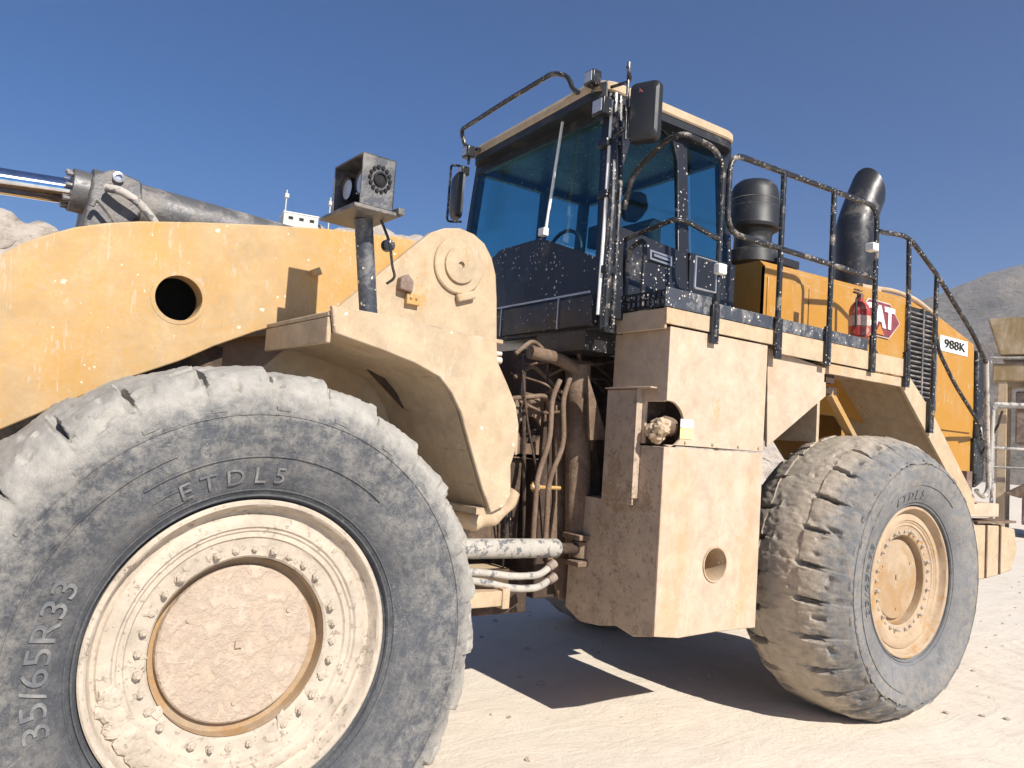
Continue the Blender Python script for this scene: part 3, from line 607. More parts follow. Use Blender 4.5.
for xx in (-.42, -.66, -.9, -1.1): MB().lathe([(0, .01), (.008, .01), (.010, 0)], (xx, YO, 1.772), 'y', 6).build('bolt', 'fender', ucab)
# lower cabinet
hole = (-.735, 1.05)
lowside = [(XB, .64), (XB, 1.738), (XF, 1.738), (XF, .66), (-.45, .635), (-.8, .645)]
lc = MB().plate(lowside, 1, YO, .02, [circ(hole, .098)])
lcf = [(.47, .66), (.47, 1.39), (.80, 1.39), (.80, 1.738), (1.25, 1.738), (1.25, .655), (1.1, .62), (.95, .648), (.8, .615), (.62, .60)]
lc2 = MB().plate(lcf, 0, XF, .02); 
lc.box(XB, XB+.02, .49, 1.25, .66, 1.73).box(XB+.02, XF-.02, .49, 1.25, .66, .68).box(XB, XF-.02, .47, .49, .66, 1.39).box(XB+.02, XF-.02, .47, .80, 1.37, 1.39).box(XB+.02, XF-.02, .80, 1.25, 1.72, 1.737)
lcab = lc.build('lower_cabinet', 'box', LD, bevel=.004)
lc2.build('front_panel', 'boxmud', lcab, bevel=.003)
MB().lathe([(.098, -.0), (.099, .008), (.108, .008), (.109, .0)], (hole[0], YO, hole[1]), 'y', 40).lathe([(.098, 0), (.094, -.18)], (hole[0], YO, hole[1]), 'y', 40).lathe([(.094, 0), (0, 0)], (hole[0], YO-.18, hole[1]), 'y', 40).build('drain_port', 'fender', lcab)
# channel guard in front
gd = MB().box(XF+.002, XF+.04, .80, .815, 1.38, 2.07).box(XF+.028, XF+.04, .815, 1.07, 1.38, 2.07).box(XF+.002, XF+.05, 1.07, 1.078, 1.42, 2.08).box(XF+.002, XF+.055, .79, 1.19, 2.075, 2.085); gd.build('channel_guard', 'boxmud', LD, bevel=.003)

# ---------- platform and rear fender
pf = MB()
pf.box(-2.86, XF+.03, .55, YO-.001, 2.465, 2.545)
pf.box(XF+.03, XF+.05, .62, YO+.0, 2.42, 2.545)
pfo = pf.build('platform', 'box', LD, bevel=.006)
MB().box(-1.20, XF+.05, YO-.001, YO+.012, 2.45, 2.545).box(-1.83, -1.205, YO-.001, YO+.012, 2.40, 2.545).box(-2.86, -1.835, YO-.001, YO+.012, 2.41, 2.545).build('edge_skirt', 'tower', pfo, bevel=.003)
toe = MB().box(-.60, XF+.06, YO-.006, YO+.008, 2.55, 2.665).box(-2.30, -.62, YO-.006, YO+.008, 2.55, 2.635)
toe.build('toe_board', 'scuffed', pfo, bevel=.003)
gr = MB(); 
n = 14
for k in range(n+1):
    yy = .70+(YO-.70)*k/n; gr.box(XF+.05, XF+.062, yy-.006, yy+.006, 2.55, 2.65)
for zz in (2.555, 2.6, 2.64): gr.box(XF+.048, XF+.060, .70, YO, zz, zz+.012)
for k in range(12): gr.box(-1.2, XF+.04, .85+.035*k, .858+.035*k, 2.55, 2.575)
gr.build('grating', 'black', pfo)
MB().plate(py([(768, 348), (826, 368), (826, 396), (767, 447)], YO-.03), 1, YO-.03, .02).build('fender_panel', 'box', LD, bevel=.003)
# sloping fender
sl = [(-1.82, 2.40), (-2.86, 2.40), (-3.95, 1.50)]
rf = MB().plate([(-1.84, 2.40), (-2.80, 2.40), (-2.86, 2.455), (-3.28, 2.16), (-4.02, 1.50), (-4.02, 1.36), (-3.93, 1.36), (-2.80, 2.33), (-1.84, 2.33)], 1, YO, .025)
for (x0, z0), (x1, z1) in zip(sl, sl[1:]):
    d = Vector((x1-x0, 0, z1-z0)).normalized(); nn = Vector((d.z, 0, -d.x))*.012
    if nn.z < 0: nn = -nn
    A_ = [Vector((x0, 0, z0)), Vector((x1, 0, z1))]; vs = []
    for w in (0, 1):
        for P_ in A_:
            for yy in (.45, YO-.027): vs.append(rf.v(P_+nn*w+Vector((0, yy, 0))))
    for f in ((0, 1, 3, 2), (4, 6, 7, 5), (0, 4, 5, 1), (2, 3, 7, 6), (0, 2, 6, 4), (1, 5, 7, 3)): rf.bm.faces.new([vs[i] for i in f])
rfo = rf.build('rear_fender', 'fender', LD, bevel=.003)
MB().box(-1.85, -1.82, .45, 1.2, 1.85, 2.39).build('splash_plate', 'fender', rfo)
a0 = pk(829, 393, 1, 1.18); a1 = pk(852, 436, 1, 1.05); b = MB().tube([a0, a1+(a1-a0)*.3], .035, 4); b.build('strut', 'arm', rfo)
MB().box(-1.95, -1.83, 1.0, 1.24, 2.27, 2.33).box(-2.05, -1.9, 1.05, 1.2, 2.2, 2.25).build('hinge', 'bay', rfo)

# ---------- handrails on the platform edge
RY = YO+.03; rr0 = .019
hr = MB()
hr.tube([(-.67, YO-.1, 2.6), (-.67, YO-.1, 3.05), (-.67, YO-.1, 3.1)], rr0, 12)
hrail = empty('handrail', (0, 0, 0), None, None); hrail.parent = LD
T1 = [( -.80, RY, 3.075), (-.66, RY, 3.10), (-.66, RY, 3.56), (-1.2, RY, 3.605), (-2.32, RY, 3.63), (-2.34, RY, 2.42)]
MB().tube([(-2.32, RY, 3.09), (-.66, RY, 3.085), (-.66, RY, 3.585), (-1.2, RY, 3.60), (-2.32, RY, 3.63), (-2.335, RY, 2.42)], rr0, 12, .13).build('top_rail', 'rail', hrail)
for x0, zt_ in ((-1.2, 3.60), (-1.77, 3.615)):
    MB().tube([(x0, RY, 2.42), (x0, RY, zt_)], rr0, 12).build('post', 'rail', hrail)
for x0, z0 in ((-1.22, 2.36), (-1.77, 2.38), (-2.335, 2.39)):
    MB().box(x0-.032, x0+.032, YO+.012, YO+.035, z0, z0+.27).build('post_foot', 'black', hrail, bevel=.004)
MB().tube([(-2.34, RY, 3.45), (-2.77, RY, 3.50), (-3.22, RY, 3.28), (-3.86, RY, 2.88), (-4.12, RY, 2.64)], rr0, 12, .12).build('stair_rail', 'rail', hrail)
MB().tube([(-4.10, RY, 2.68), (-4.15, RY, 2.05), (-4.2, RY, 1.58), (-4.12, RY, 1.50), (-3.98, RY, 1.56)], .021, 12, .10).build('lower_rail', 'white', hrail)
MB().tube([(-2.82, RY, 2.42), (-2.78, RY, 3.48)], rr0, 12).build('post', 'rail', hrail)
MB().tube([(-3.20, RY, 2.14), (-3.22, RY, 3.27)], rr0, 12).build('post', 'rail', hrail)
for x0, z0 in ((-2.82, 2.33), (-3.20, 2.0)): MB().box(x0-.032, x0+.032, YO+.002, YO+.035, z0, z0+.27).build('post_foot', 'black', hrail, bevel=.004)
MB().tube([pk(935, 325, 1, 1.15), pk(938, 350, 1, 1.15), pk(955, 385, 1, 1.15), pk(980, 425, 1, 1.15), pk(982, 440, 1, 1.2)], .016, 10, .12).build('grab_rail', 'rail', hrail)
q = pk(874, 247, 1, RY+.03); MB().box(q.x-.035, q.x+.035, RY-.02, RY+.05, q.z-.03, q.z+.03).build('clamp', 'whitep', hrail, bevel=.008)
# gate rail round the cab door corner
gx = XF+.03
MB().tube([(gx, .84, 3.22), (gx, .90, 3.44), (gx, 1.18, 3.575), (gx-.02, RY, 3.59), (-.50, RY, 3.575), (-.60, RY, 3.50), (-.60, RY, 2.42)], .018, 12, .10).build('gate_rail', 'rail', hrail)
MB().tube([(gx, .84, 3.02), (gx, RY-.01, 3.07), (gx-.1, RY, 3.07), (-.60, RY, 3.02)], .016, 12, .05).build('mid_rail', 'rail', hrail)
MB().box(-.632, -.568, YO+.012, YO+.035, 2.38, 2.62).build('post_foot', 'black', hrail, bevel=.004)
MB().tube([(gx+.0, .90, 2.55), (gx, .90, 2.95), (gx, 1.05, 3.0), (gx, 1.05, 2.56)], .016, 10, .07).build('step_rail', 'rail', hrail)
MB().tube([(-.40, RY, 2.69), (-.40, RY, 2.88), (-.585, RY, 2.88), (-.585, RY, 2.69), (-.40, RY, 2.69)], .008, 8).build('latch_frame', 'trim', hrail)
MB().box(-.625, -.555, RY, RY+.05, 2.80, 2.865).build('latch', 'whitep', hrail, bevel=.008)

# ---------- cab
CZ0, CZ1 = 2.42, 3.93
def hy(z): return .90-.115*(z-2.5)/1.45                     # half width narrows upwards
def fx(z): return -.02-.07*(z-2.5)/1.45
XR = -1.26
def quadplate(b, c4, th):
    """four corner points -> slab of thickness th along its normal (inwards)"""
    c4 = [Vector(p) for p in c4]; n = (c4[1]-c4[0]).cross(c4[3]-c4[0]).normalized()*th
    A_ = [b.v(p) for p in c4]; B_ = [b.v(p+n) for p in c4]; b.bm.faces.new(A_); b.bm.faces.new(B_[::-1])
    for i in range(4): b.bm.faces.new((A_[i], A_[(i+1) % 4], B_[(i+1) % 4], B_[i]))
def sp(x, z, s=1): return (x, hy(z)*s, z)
def fp(y, z): return (fx(z), y, z)
cb = MB()
# front lower panel, with a shallow keel
for s_ in (1, -1):
    quadplate(cb, [(fx(2.42), hy(2.42)*s_, 2.42), (fx(2.42)+.03, 0, 2.42), (fx(3.08)+.03, .25*s_, 3.10), (fx(2.86), hy(2.86)*s_, 2.86)], .03*s_)
quadplate(cb, [(fx(2.42)+.03, .0, 2.42), (fx(2.42)+.03, -.001, 2.42), (fx(3.08)+.03, -.25, 3.10), (fx(3.08)+.03, .25, 3.10)], .03)
# pillars
for s_ in (1, -1):
    cb.tube([(fx(2.42)-.03, (hy(2.42)-.03)*s_, 2.42), (fx(CZ1)-.03, (hy(CZ1)-.03)*s_, CZ1)], .045, 4)
    cb.tube([(-.79, (hy(2.42)-.03)*s_, 2.42), (-.77, (hy(CZ1)-.03)*s_, CZ1)], .045, 4)
    cb.tube([(XR+.04, (hy(2.42)-.03)*s_, 2.42), (XR+.06, (hy(CZ1)-.03)*s_, CZ1)], .05, 4)
    # lower side panels
    cb.box(XR, -.80, min((hy(2.7)-.03)*s_, hy(2.7)*s_), max((hy(2.7)-.03)*s_, hy(2.7)*s_), 2.42, 3.05)
cb.box(-.75, -.06, -hy(2.7), -hy(2.7)+.03, 2.42, 3.0)
cb.box(XR, XR+.04, -.86, .86, 2.42, 3.02).box(XR, XR+.04, -.8, .8, 3.82, 3.93)
cb.box(XR, -.05, -.86, .86, 2.42, 2.47)                     # floor
cb.box(XR, -.08, -.78, .78, 3.86, 3.94)                     # headliner
cb.box(XR+.03, -.12, -hy(3.8)+.0, -hy(3.8)+.05, 3.82, 3.9).box(XR+.05, -.12, hy(3.8)-.06, hy(3.8)-.01, 3.80, 3.9)
cb.box(-.11, -.07, -.76, .76, 3.80, 3.9)
# rear left corner closes the view a little
cabo = cb.build('cab', 'cabblack', LD, bevel=.008)
def pane(name, c4): b = MB(); quadplate(b, c4, .006); return b.build(name, 'glass', cabo)
b = MB()
w_out = [(-.87, 2.93), (-.25, 3.10), (.25, 3.10), (.87, 2.88), (.79, 3.84), (-.79, 3.84)]
vs = [b.v((fx(z)+(.028 if abs(y) < .3 and z < 3.2 else 0), y, z)) for y, z in w_out]; b.bm.faces.new(vs); vs2 = [b.v((v_.co.x-.006, v_.co.y, v_.co.z)) for v_ in vs]; b.bm.faces.new(vs2[::-1])
b.build('windscreen', 'glass', cabo)
pane('side_window', [sp(-.84, 3.06), sp(-1.20, 3.06), sp(-1.18, 3.84), sp(-.83, 3.84)])
pane('side_window', [sp(-.10, 3.0, -1), sp(-.74, 3.0, -1), sp(-.74, 3.83, -1), sp(-.14, 3.83, -1)])
pane('side_window', [sp(-.84, 3.06, -1), sp(-1.20, 3.06, -1), sp(-1.18, 3.84, -1), sp(-.83, 3.84, -1)])
b = MB(); b.box(XR+.015, XR+.022, -.78, .78, 3.02, 3.82); b.build('rear_window', 'glass', cabo)
# door with window and handle
dr = MB()
def sidepl(b, pts, holes=(), off=.0, th=.03):
    k = len(b.bm.verts); b.plate(pts, 1, 0, th, holes); b.bm.verts.ensure_lookup_table()
    for v_ in list(b.bm.verts)[k:]: v_.co.y += hy(v_.co.z)+off
dwin = [(-.17, 3.10), (-.70, 3.05), (-.70, 3.66), (-.66, 3.80), (-.56, 3.85), (-.40, 3.83), (-.27, 3.70), (-.17, 3.40)]
sidepl(dr, [(-.09, 2.50), (-.76, 2.50), (-.76, 3.92), (-.11, 3.92)], [dwin], .012)
door = dr.build('door', 'cabblack', LD, bevel=.005)
b = MB(); sidepl(b, [(x, z) for x, z in dwin], (), -.006, .006); b.build('door_window', 'glass', door)
hd = MB(); sidepl(hd, [(-.42, 2.93), (-.62, 2.92), (-.62, 2.985), (-.42, 2.995)], [[(-.435, 2.942), (-.605, 2.933), (-.605, 2.972), (-.435, 2.982)]], .03, .02); sidepl(hd, [(-.45, 2.955), (-.59, 2.947), (-.59, 2.963), (-.45, 2.971)], (), .035, .02); hd.build('door_handle', 'trim', door)
# roof
ro = MB(); n = 12
outl = []
for cx_, cy_, a0_ in ((-.07, .76, 0), (-1.10, .76, 90), (-1.10, -.64, 180), (-.13, -.64, 270)):
    for k in range(n+1):
        a = math.radians(a0_+90*k/n); outl.append((cx_+.14*math.cos(a), cy_+.14*math.sin(a)))
lay = [(.99, 3.915), (1.0, 3.925), (1.0, 3.97), (.985, 3.985), (.93, 4.0), (.6, 4.03), (.2, 4.05)]
rings = []
for sc_, z in lay:
    rings.append([ro.v(((x+.5)*sc_-.5, y*sc_, z)) for x, y in outl])
for a_, b_ in zip(rings, rings[1:]):
    for k in range(len(outl)): ro.bm.faces.new((a_[k], a_[(k+1) % len(outl)], b_[(k+1) % len(outl)], b_[k]))
ro.bm.faces.new(rings[-1])
roof = ro.build('roof', 'tower', cabo)
ru = MB(); ru.plate([((x+.5)*.985-.5, y*.985) for x, y in outl], 2, 3.924, .06); ru.build('roof_underside', 'fanblack', cabo)
# wiper, grab rails, front rails
def onfront(u, v_, x=.035): return pk(u, v_, 0, x)
wp = MB().tube([onfront(566, 100, -.03), onfront(545, 235, .055)], .010, 8).box(*[c for c in (.03, .07)], *[c for c in (onfront(545, 235).y-.03, onfront(545, 235).y+.03)], 3.08, 3.13); wp.build('wiper', 'whitep', cabo)
MB().tube([onfront(590, 95, .02), onfront(574, 92, .08), onfront(568, 76, .1), onfront(553, 73, .12), onfront(508, 100, .13), onfront(461, 130, .12), onfront(465, 147, .08), onfront(480, 150, .02)], .017, 12, .05).build('roof_rail', 'rail', cabo)
MB().tube([(0.02, .93, 2.5), (0.02, .94, 3.0), (-.02, .90, 3.85)], .013, 10).build('pillar_conduit', 'whitep', cabo)
MB().tube([(0.0, .975, 2.42), (0.0, .975, 3.2), (-.04, .90, 3.9)], .022, 10).tube([(-.05, .985, 2.42), (-.07, .96, 3.3), (-.09, .89, 3.9)], .016, 10).build('grab_rail', 'rail', cabo)
for z in (2.75, 3.22, 3.55): MB().box(-.07, .03, .90-.08*(z-2.75), .99-.08*(z-2.75), z, z+.05).build('rail_clamp', 'black', cabo, bevel=.006)
b = MB(); b.box(.03, .04, -.6, .86, 2.64, 2.652).box(.028, .038, .55, .56, 2.44, 2.64).box(.028, .038, -.1, -.09, 2.44, 2.64); b.build('sill_trim', 'trim', cabo)
MB().box(-.02, .03, -.75, .88, 2.44, 2.63).build('sill_panel', 'black', cabo, bevel=.006)
MB().box(-.3, .0, .3, .8, 2.30, 2.42).build('cab_mount', 'black', cabo)
# interior
st = MB().box(-1.08, -.97, -.16, .34, 2.95, 3.45).box(-1.08, -.55, -.17, .35, 2.86, 3.0); st.build('seat', 'seat', cabo, bevel=.04)
hh = MB().ball((-1.0, .09, 3.58), (.07, .14, .12), .1, 1); hh.build('headrest', 'seat', cabo)
sw = MB().tube([(-.42+.0*math.cos(a), .0+.19*math.cos(a), 3.12+.16*math.sin(a)) for a in [2*PI*k/20 for k in range(21)]], .014, 8).tube([(-.42, 0, 3.12), (-.2, 0, 2.6)], .03, 10); sw.build('steering_wheel', 'fanblack', cabo)
MB().box(-.35, -.28, .42, .62, 3.05, 3.2).build('monitor', 'fanblack', cabo, bevel=.01)
# mirrors
def mirror(c, w, hgt, tilt, nm, arms, mat='fanblack'):
    b = MB(); R_ = Matrix.Rotation(tilt, 3, 'Z'); n_ = 8; out = []
    for cx_, cz_, a0_ in ((w/2-.04, hgt/2-.04, 0), (-w/2+.04, hgt/2-.04, 90), (-w/2+.04, -hgt/2+.04, 180), (w/2-.04, -hgt/2+.04, 270)):
        for k in range(n_+1): a = math.radians(a0_+90*k/n_); out.append((cx_+.04*math.cos(a), cz_+.04*math.sin(a)))
    vsets = []
    for off, sc_ in ((.035, .8), (.02, .96), (0, 1), (-.03, 1)):
        vsets.append([b.v(Vector(c)+R_ @ Vector((off, a*sc_, z_*sc_))) for a, z_ in out])
    for A_, B_ in zip(vsets, vsets[1:]):
        for k in range(len(out)): b.bm.faces.new((A_[k], A_[(k+1) % len(out)], B_[(k+1) % len(out)], B_[k]))
    b.bm.faces.new(vsets[0]); b.bm.faces.new(vsets[-1][::-1]); o = b.build('mirror', mat, LD)
    g_ = MB(); g_.box(c[0]-.034, c[0]-.031, c[1]-w/2+.02, c[1]+w/2-.02, c[2]-hgt/2+.02, c[2]+hgt/2-.02, R_, c); g_.build('mirror_glass', 'mirrorglass', o)
    a_ = MB()
    for t in arms: a_.tube(t, .010, 8, .03)
    a_.build('mirror_arm', 'rail', o); return o
c = pk(645, 112, 1, 1.15); mr = mirror((c.x, c.y, c.z), .19, .37, .42, 'm', [[(.0, .9, 3.93), (-.02, 1.06, 3.92), (.02, 1.06, 4.0)], [(-.01, 1.04, 4.04), (.0, 1.06, 3.55)], [(-.02, .88, 3.6), (0, 1.06, 3.62)]])
q = c; tri = MB().plate([(c.y-.05, c.z+.11), (c.y+.01, c.z+.11), (c.y-.02, c.z+.15)], 0, c.x+.044, .012); tri.build('reflector', plain('faded red', (.35, .08, .07)), mr)
c = pk(457, 196, 0, .12); mirror((c.x, c.y, c.z), .17, .36, -.25, 'm', [[(.0, -.80, 3.86), (.12, c.y-.13, 3.86), (.12, c.y-.13, 3.40), (.0, -.82, 3.42)]])
def worklight(u, v_, ax_, val, s_=.055):
    c = pk(u, v_, ax_, val); b = MB().box(c.x-.05, c.x+.02, c.y-s_, c.y+s_, c.z-s_, c.z+s_).box(c.x-.03, c.x-.01, c.y-.01, c.y+.01, c.z-s_-.05, c.z); o = b.build('work_light', 'black', LD, bevel=.008)
    g_ = MB().box(c.x+.021, c.x+.026, c.y-s_*.75, c.y+s_*.75, c.z-s_*.7, c.z+s_*.7); g_.build('lens', 'lens', o)
worklight(591, 78, 0, .10, .045); worklight(600, 107, 0, .06, .055); worklight(467, 152, 0, .10, .045); worklight(462, 171, 0, .10, .035)
b = MB()
for k in range(5): b.tube([(.03, .80+.02*k, 3.98-.02*k), (.07, .86+.02*k, 3.95), (.03, .90, 3.86-.03*k), (.0, .93, 3.75)], .007, 6, .04)
b.build('cable', 'steel', cabo)

# ---------- engine hood
HY = .70
top_h = [(-1.83, 3.23), (-3.9, 3.285), (-4.45, 3.23), (-5.15, 3.06)]
hs = [(-1.83, 2.1)]+[(x, z-.05) for x, z in top_h]+[(-5.20, 3.0), (-5.22, 2.2), (-5.18, 1.62), (-4.3, 1.55), (-3.8, 2.0), (-3.0, 2.1)]
hb = MB().plate(hs, 1, HY, .03).plate(hs, 1, -HY+.03, .03)
# bevelled shoulder, top and front
for (x0, z0), (x1, z1) in zip(top_h, top_h[1:]):
    for s_ in (1, -1):
        q = [hb.v(p_) for p_ in ((x0, HY*s_, z0-.05), (x1, HY*s_, z1-.05), (x1, (HY-.05)*s_, z1), (x0, (HY-.05)*s_, z0))]; hb.bm.faces.new(q)
    q = [hb.v(p_) for p_ in ((x0, HY-.05, z0), (x1, HY-.05, z1), (x1, -HY+.05, z1), (x0, -HY+.05, z0))]; hb.bm.faces.new(q)
fr_ = [hb.v(p_) for p_ in ((-1.83, HY, 2.1), (-1.83, HY, 3.18), (-1.83, HY-.05, 3.23), (-1.83, -HY+.05, 3.23), (-1.83, -HY, 3.18), (-1.83, -HY, 2.1))]; hb.bm.faces.new(fr_)
bmesh.ops.remove_doubles(hb.bm, verts=hb.bm.verts[:], dist=.0005)
hood = hb.build('engine_hood', 'hood', LD, bevel=0, angle=25)
# raised side panels with shut lines
for x0, x1 in ((-1.86, -2.38), (-2.395, -3.10), (-3.115, -3.85)):
    MB().plate([(x0, 2.62), (x1, 2.62), (x1, 3.12), (x0, 3.10)], 1, HY+.010, .009).build('side_panel', 'hood', hood, bevel=.004)
MB().plate([(-4.42, 2.1), (-5.14, 2.1), (-5.14, 2.94), (-4.42, 3.10)], 1, HY+.018, .016).build('rear_panel', 'hood', hood, bevel=.005)
MB().plate([(-4.35, 1.66), (-5.14, 1.66), (-5.14, 2.085), (-4.25, 2.085)], 1, HY+.018, .016).build('lower_panel', 'hood', hood, bevel=.005)
lv = MB(); gp = py([(906, 304), (933, 322), (936, 404), (918, 392)], HY+.02)
x0, x1 = -3.88, -4.38
for k in range(19):
    z = 2.32+k*.045; lv.box(x1, x0, HY+.0, HY+.035, z, z+.015, Matrix.Rotation(.35, 3, 'X'))
for xx in (x0, (x0+x1)/2, x1): lv.box(xx-.012, xx+.012, HY+.002, HY+.04, 2.26, 3.20)
lv.build('grille', 'steel', hood); MB().box(x1, x0, HY+.001, HY+.004, 2.26, 3.2).build('grille_backing', 'dark', hood)
def stamp(txt, size, cx, cz, y, mat, name, bold=.0, F=False, sx=1.):
    me = text_mesh(txt, size, .004, bold)
    for v_ in me.vertices: x, yy, z = v_.co; v_.co = (cx-x*sx, y+z, cz+yy)
    me.materials.clear(); me.materials.append(M[mat]); o = bpy.data.objects.new(name, me); COL.objects.link(o); o.parent = hood; return o
c = pk(880, 319, 1, HY+.02); cx_, cz_ = c.x+.02, c.z
hexo = [(cx_+.33*math.cos(math.radians(a))*1.0, cz_+.17*math.sin(math.radians(a))) for a in (0, 60, 120, 180, 240, 300)]
hx = MB().plate(hexo, 1, HY+.027, .008); hx.build('emblem', 'logored', hood)
hx = MB().plate([((x-cx_)*1.05+cx_, (z-cz_)*1.07+cz_) for x, z in hexo], 1, HY+.0225, .004); hx.build('emblem_border', 'cabin', hood)
stamp('CAT', .25, cx_+.02, cz_+.01, HY+.032, 'whitep', 'emblem_letters', .012, sx=1.0)
b = MB().plate([(cx_+.07, cz_-.14), (cx_-.07, cz_-.14), (cx_, cz_-.05)], 1, HY+.0345, .004); b.build('emblem_triangle', 'orangeled', hood)
c = pk(954, 346, 1, HY+.02); MB().box(c.x-.27, c.x+.27, HY+.018, HY+.024, c.z-.075, c.z+.075).build('number_plate', 'whitep', hood, bevel=.002)
stamp('988K', .12, c.x, c.z, HY+.029, 'dark', 'number_letters', .0, sx=1.6)
# rear radiator guard
rg = MB().plate([(-5.22, 2.96), (-5.42, 2.80), (-5.46, 2.2), (-5.40, 1.62), (-5.22, 1.55)], 1, .74, 1.48); rg.build('radiator_guard', 'black', LD, bevel=.03)
MB().box(-5.30, -5.15, HY+.0, HY+.05, 1.70, 2.05).build('tail_lamp', 'black', hood, bevel=.01)
# hood top details: pipe work seen along the edge
h = MB().tube([(-3.3, .55, 3.30), (-3.8, .62, 3.33), (-4.1, .66, 3.30), (-4.35, .70, 3.2)], .022, 10, .1).box(-3.6, -3.3, .5, .62, 3.27, 3.31); h.build('hood_edge_pipe', 'fender', hood)
# precleaner and exhaust
px0, pyy = -2.08, .33
c = pk(754, 210, 1, pyy)
pc_ = MB().lathe([(0, .25), (.08, .245), (.14, .225), (.175, .19), (.193, .14), (.2, .06), (.205, -.13), (.212, -.15), (.205, -.175), (.17, -.19), (.155, -.22), (.15, -.28)], (c.x, pyy, c.z+.0), 'z', 40)
pco = pc_.build('precleaner', 'fanblack', LD)
MB().lathe([(.15, c.z-.2), (.155, 3.42), (.20, 3.40), (.21, 3.30), (.16, 3.28), (.16, 3.2)], (c.x, pyy, 0), 'z', 32).box(c.x-.25, c.x-.02, pyy-.1, pyy+.28, 3.27, 3.33).build('intake_base', 'fanblack', pco)
b = MB()
for z in (-.06, .0, .06): b.lathe([(.198, z), (.203, z+.005), (.198, z+.01)], (c.x, pyy, c.z), 'z', 40)
b.build('band', 'steel', pco)
ex0 = pk(853, 280, 1, .3); ex1 = pk(854, 222, 1, .3); ex2 = pk(863, 188, 1, .3)
b = MB(); seg = 32; cen = []; P0, P1, P2 = ex0-Vector((0, 0, .3)), Vector((ex0.x, .3, ex1.z+.0)), Vector((ex0.x-.22, .3, ex2.z+.02))
path = [P0, Vector((ex0.x, .3, 3.5)), Vector((ex0.x, .3, ex1.z-.1)), P1, P2]
pts = [path[0], path[1], path[2]]
for k in range(1, 9):
    t = k/8; pts.append(path[2]*(1-t)**2+path[3]*2*t*(1-t)+path[4]*t*t)
rings = []
for i, p in enumerate(pts):
    t = (pts[min(i+1, len(pts)-1)]-pts[max(i-1, 0)]).normalized(); u_ = Vector((0, 1, 0)); w_ = t.cross(u_)
    R_ = .175
    ring = []
    for k in range(seg):
        a = 2*PI*k/seg; off = (u_*math.cos(a)+w_*math.sin(a))*R_; q = p+off
        if i == len(pts)-1: q = q+t*(-.16*math.sin(a)*(-1 if w_.x > 0 else 1) - .05)
        ring.append(b.v(q))
    rings.append(ring)
for A_, B_ in zip(rings, rings[1:]):
    for k in range(seg): b.bm.faces.new((A_[k], A_[(k+1) % seg], B_[(k+1) % seg], B_[k]))
last = rings[-1]; tt = (pts[-1]-pts[-2]).normalized(); inn = [b.v(pts[-1]+(v_.co-pts[-1])*.9-tt*.0) for v_ in last]; inn2 = [b.v(v_.co-tt*.3) for v_ in inn]
for A_, B_ in ((last, inn), (inn, inn2)):
    for k in range(seg): b.bm.faces.new((A_[k], A_[(k+1) % seg], B_[(k+1) % seg], B_[k]))
b.bm.faces.new(inn2)
b.build('exhaust_stack', 'exh', LD, angle=50)

# ---------- rear bumper / counterweight
cw = MB().plate([(-4.12, 1.27), (-4.62, 1.25), (-4.92, 1.22), (-4.98, 1.02), (-4.86, .84), (-4.50, .80), (-4.20, .78), (-4.14, 1.1)], 1, 1.22, 2.44)
cw.build('counterweight', 'fender', LD, bevel=.012)
MB().box(-4.62, -4.60, .9, 1.235, .82, 1.26).box(-4.36, -4.34, .9, 1.235, .80, 1.26).box(-4.9, -4.15, 1.0, 1.24, 1.275, 1.295).build('stiffener', 'baylight', LD)
MB().box(-4.55, -3.95, .8, 1.24, 1.33, 1.45).build('rear_step', 'box', LD, bevel=.008)
MB().box(-4.3, -4.2, 1.0, 1.12, 1.5, 1.72).tube([(-4.4, 1.2, 1.5), (-4.42, 1.2, 1.75), (-4.5, 1.2, 1.5)], .012, 8, .03).build('rear_bracket', 'rusty', LD, bevel=.006)
MB().tube([(-4.55, 1.15, 1.5), (-4.6, 1.15, 2.35), (-5.35, 1.15, 2.40), (-5.4, 1.15, 1.4)], .018, 10, .08).tube([(-4.58, 1.15, 1.95), (-5.38, 1.15, 1.97)], .012, 8).build('rear_guard_rail', 'white', LD)
MB().tube([(-5.3, .5, 1.4), (-5.3, .9, 2.2), (-4.9, 1.1, 2.3)], .012, 8).build('hydraulic_hose', 'fanblack', LD)

# ================================================================== FIRE EXTINGUISHER (strapped on the platform)
c = pk(859, 330, 1, 1.16)
fe = empty('fire_extinguisher', (c.x, c.y, 2.66), 'small red fire extinguisher standing behind the handrail on the platform beside the emblem', 'fire extinguisher')
fe.scale = (.86, .86, .86)
r_ = .088
b = MB().lathe([(0, 0), (r_-.01, 0), (r_, .012), (r_, .24), (r_-.012, .28), (.05, .315), (.026, .33), (.024, .36), (0, .36)], (0, 0, 0), 'z', 28); b.build('cylinder', 'red', fe)
MB().box(-.02, .02, -.02, .02, .34, .39).box(-.02, .10, -.01, .01, .385, .40).box(-.02, .09, -.01, .01, .415, .425).build('valve', 'rusty', fe)
MB().tube([(.02, 0, .36), (.09, .02, .34), (.105, .03, .2), (.10, .03, .08)], .010, 8, .05).build('hose', 'fanblack', fe)
MB().lathe([(r_+.001, .1), (r_+.003, .1), (r_+.003, .19), (r_+.001, .19)], (0, 0, 0), 'z', 28).build('paper_label', dirty('worn label', (.5, .3, .26), (.62, .5, .42), .6, 20), fe)

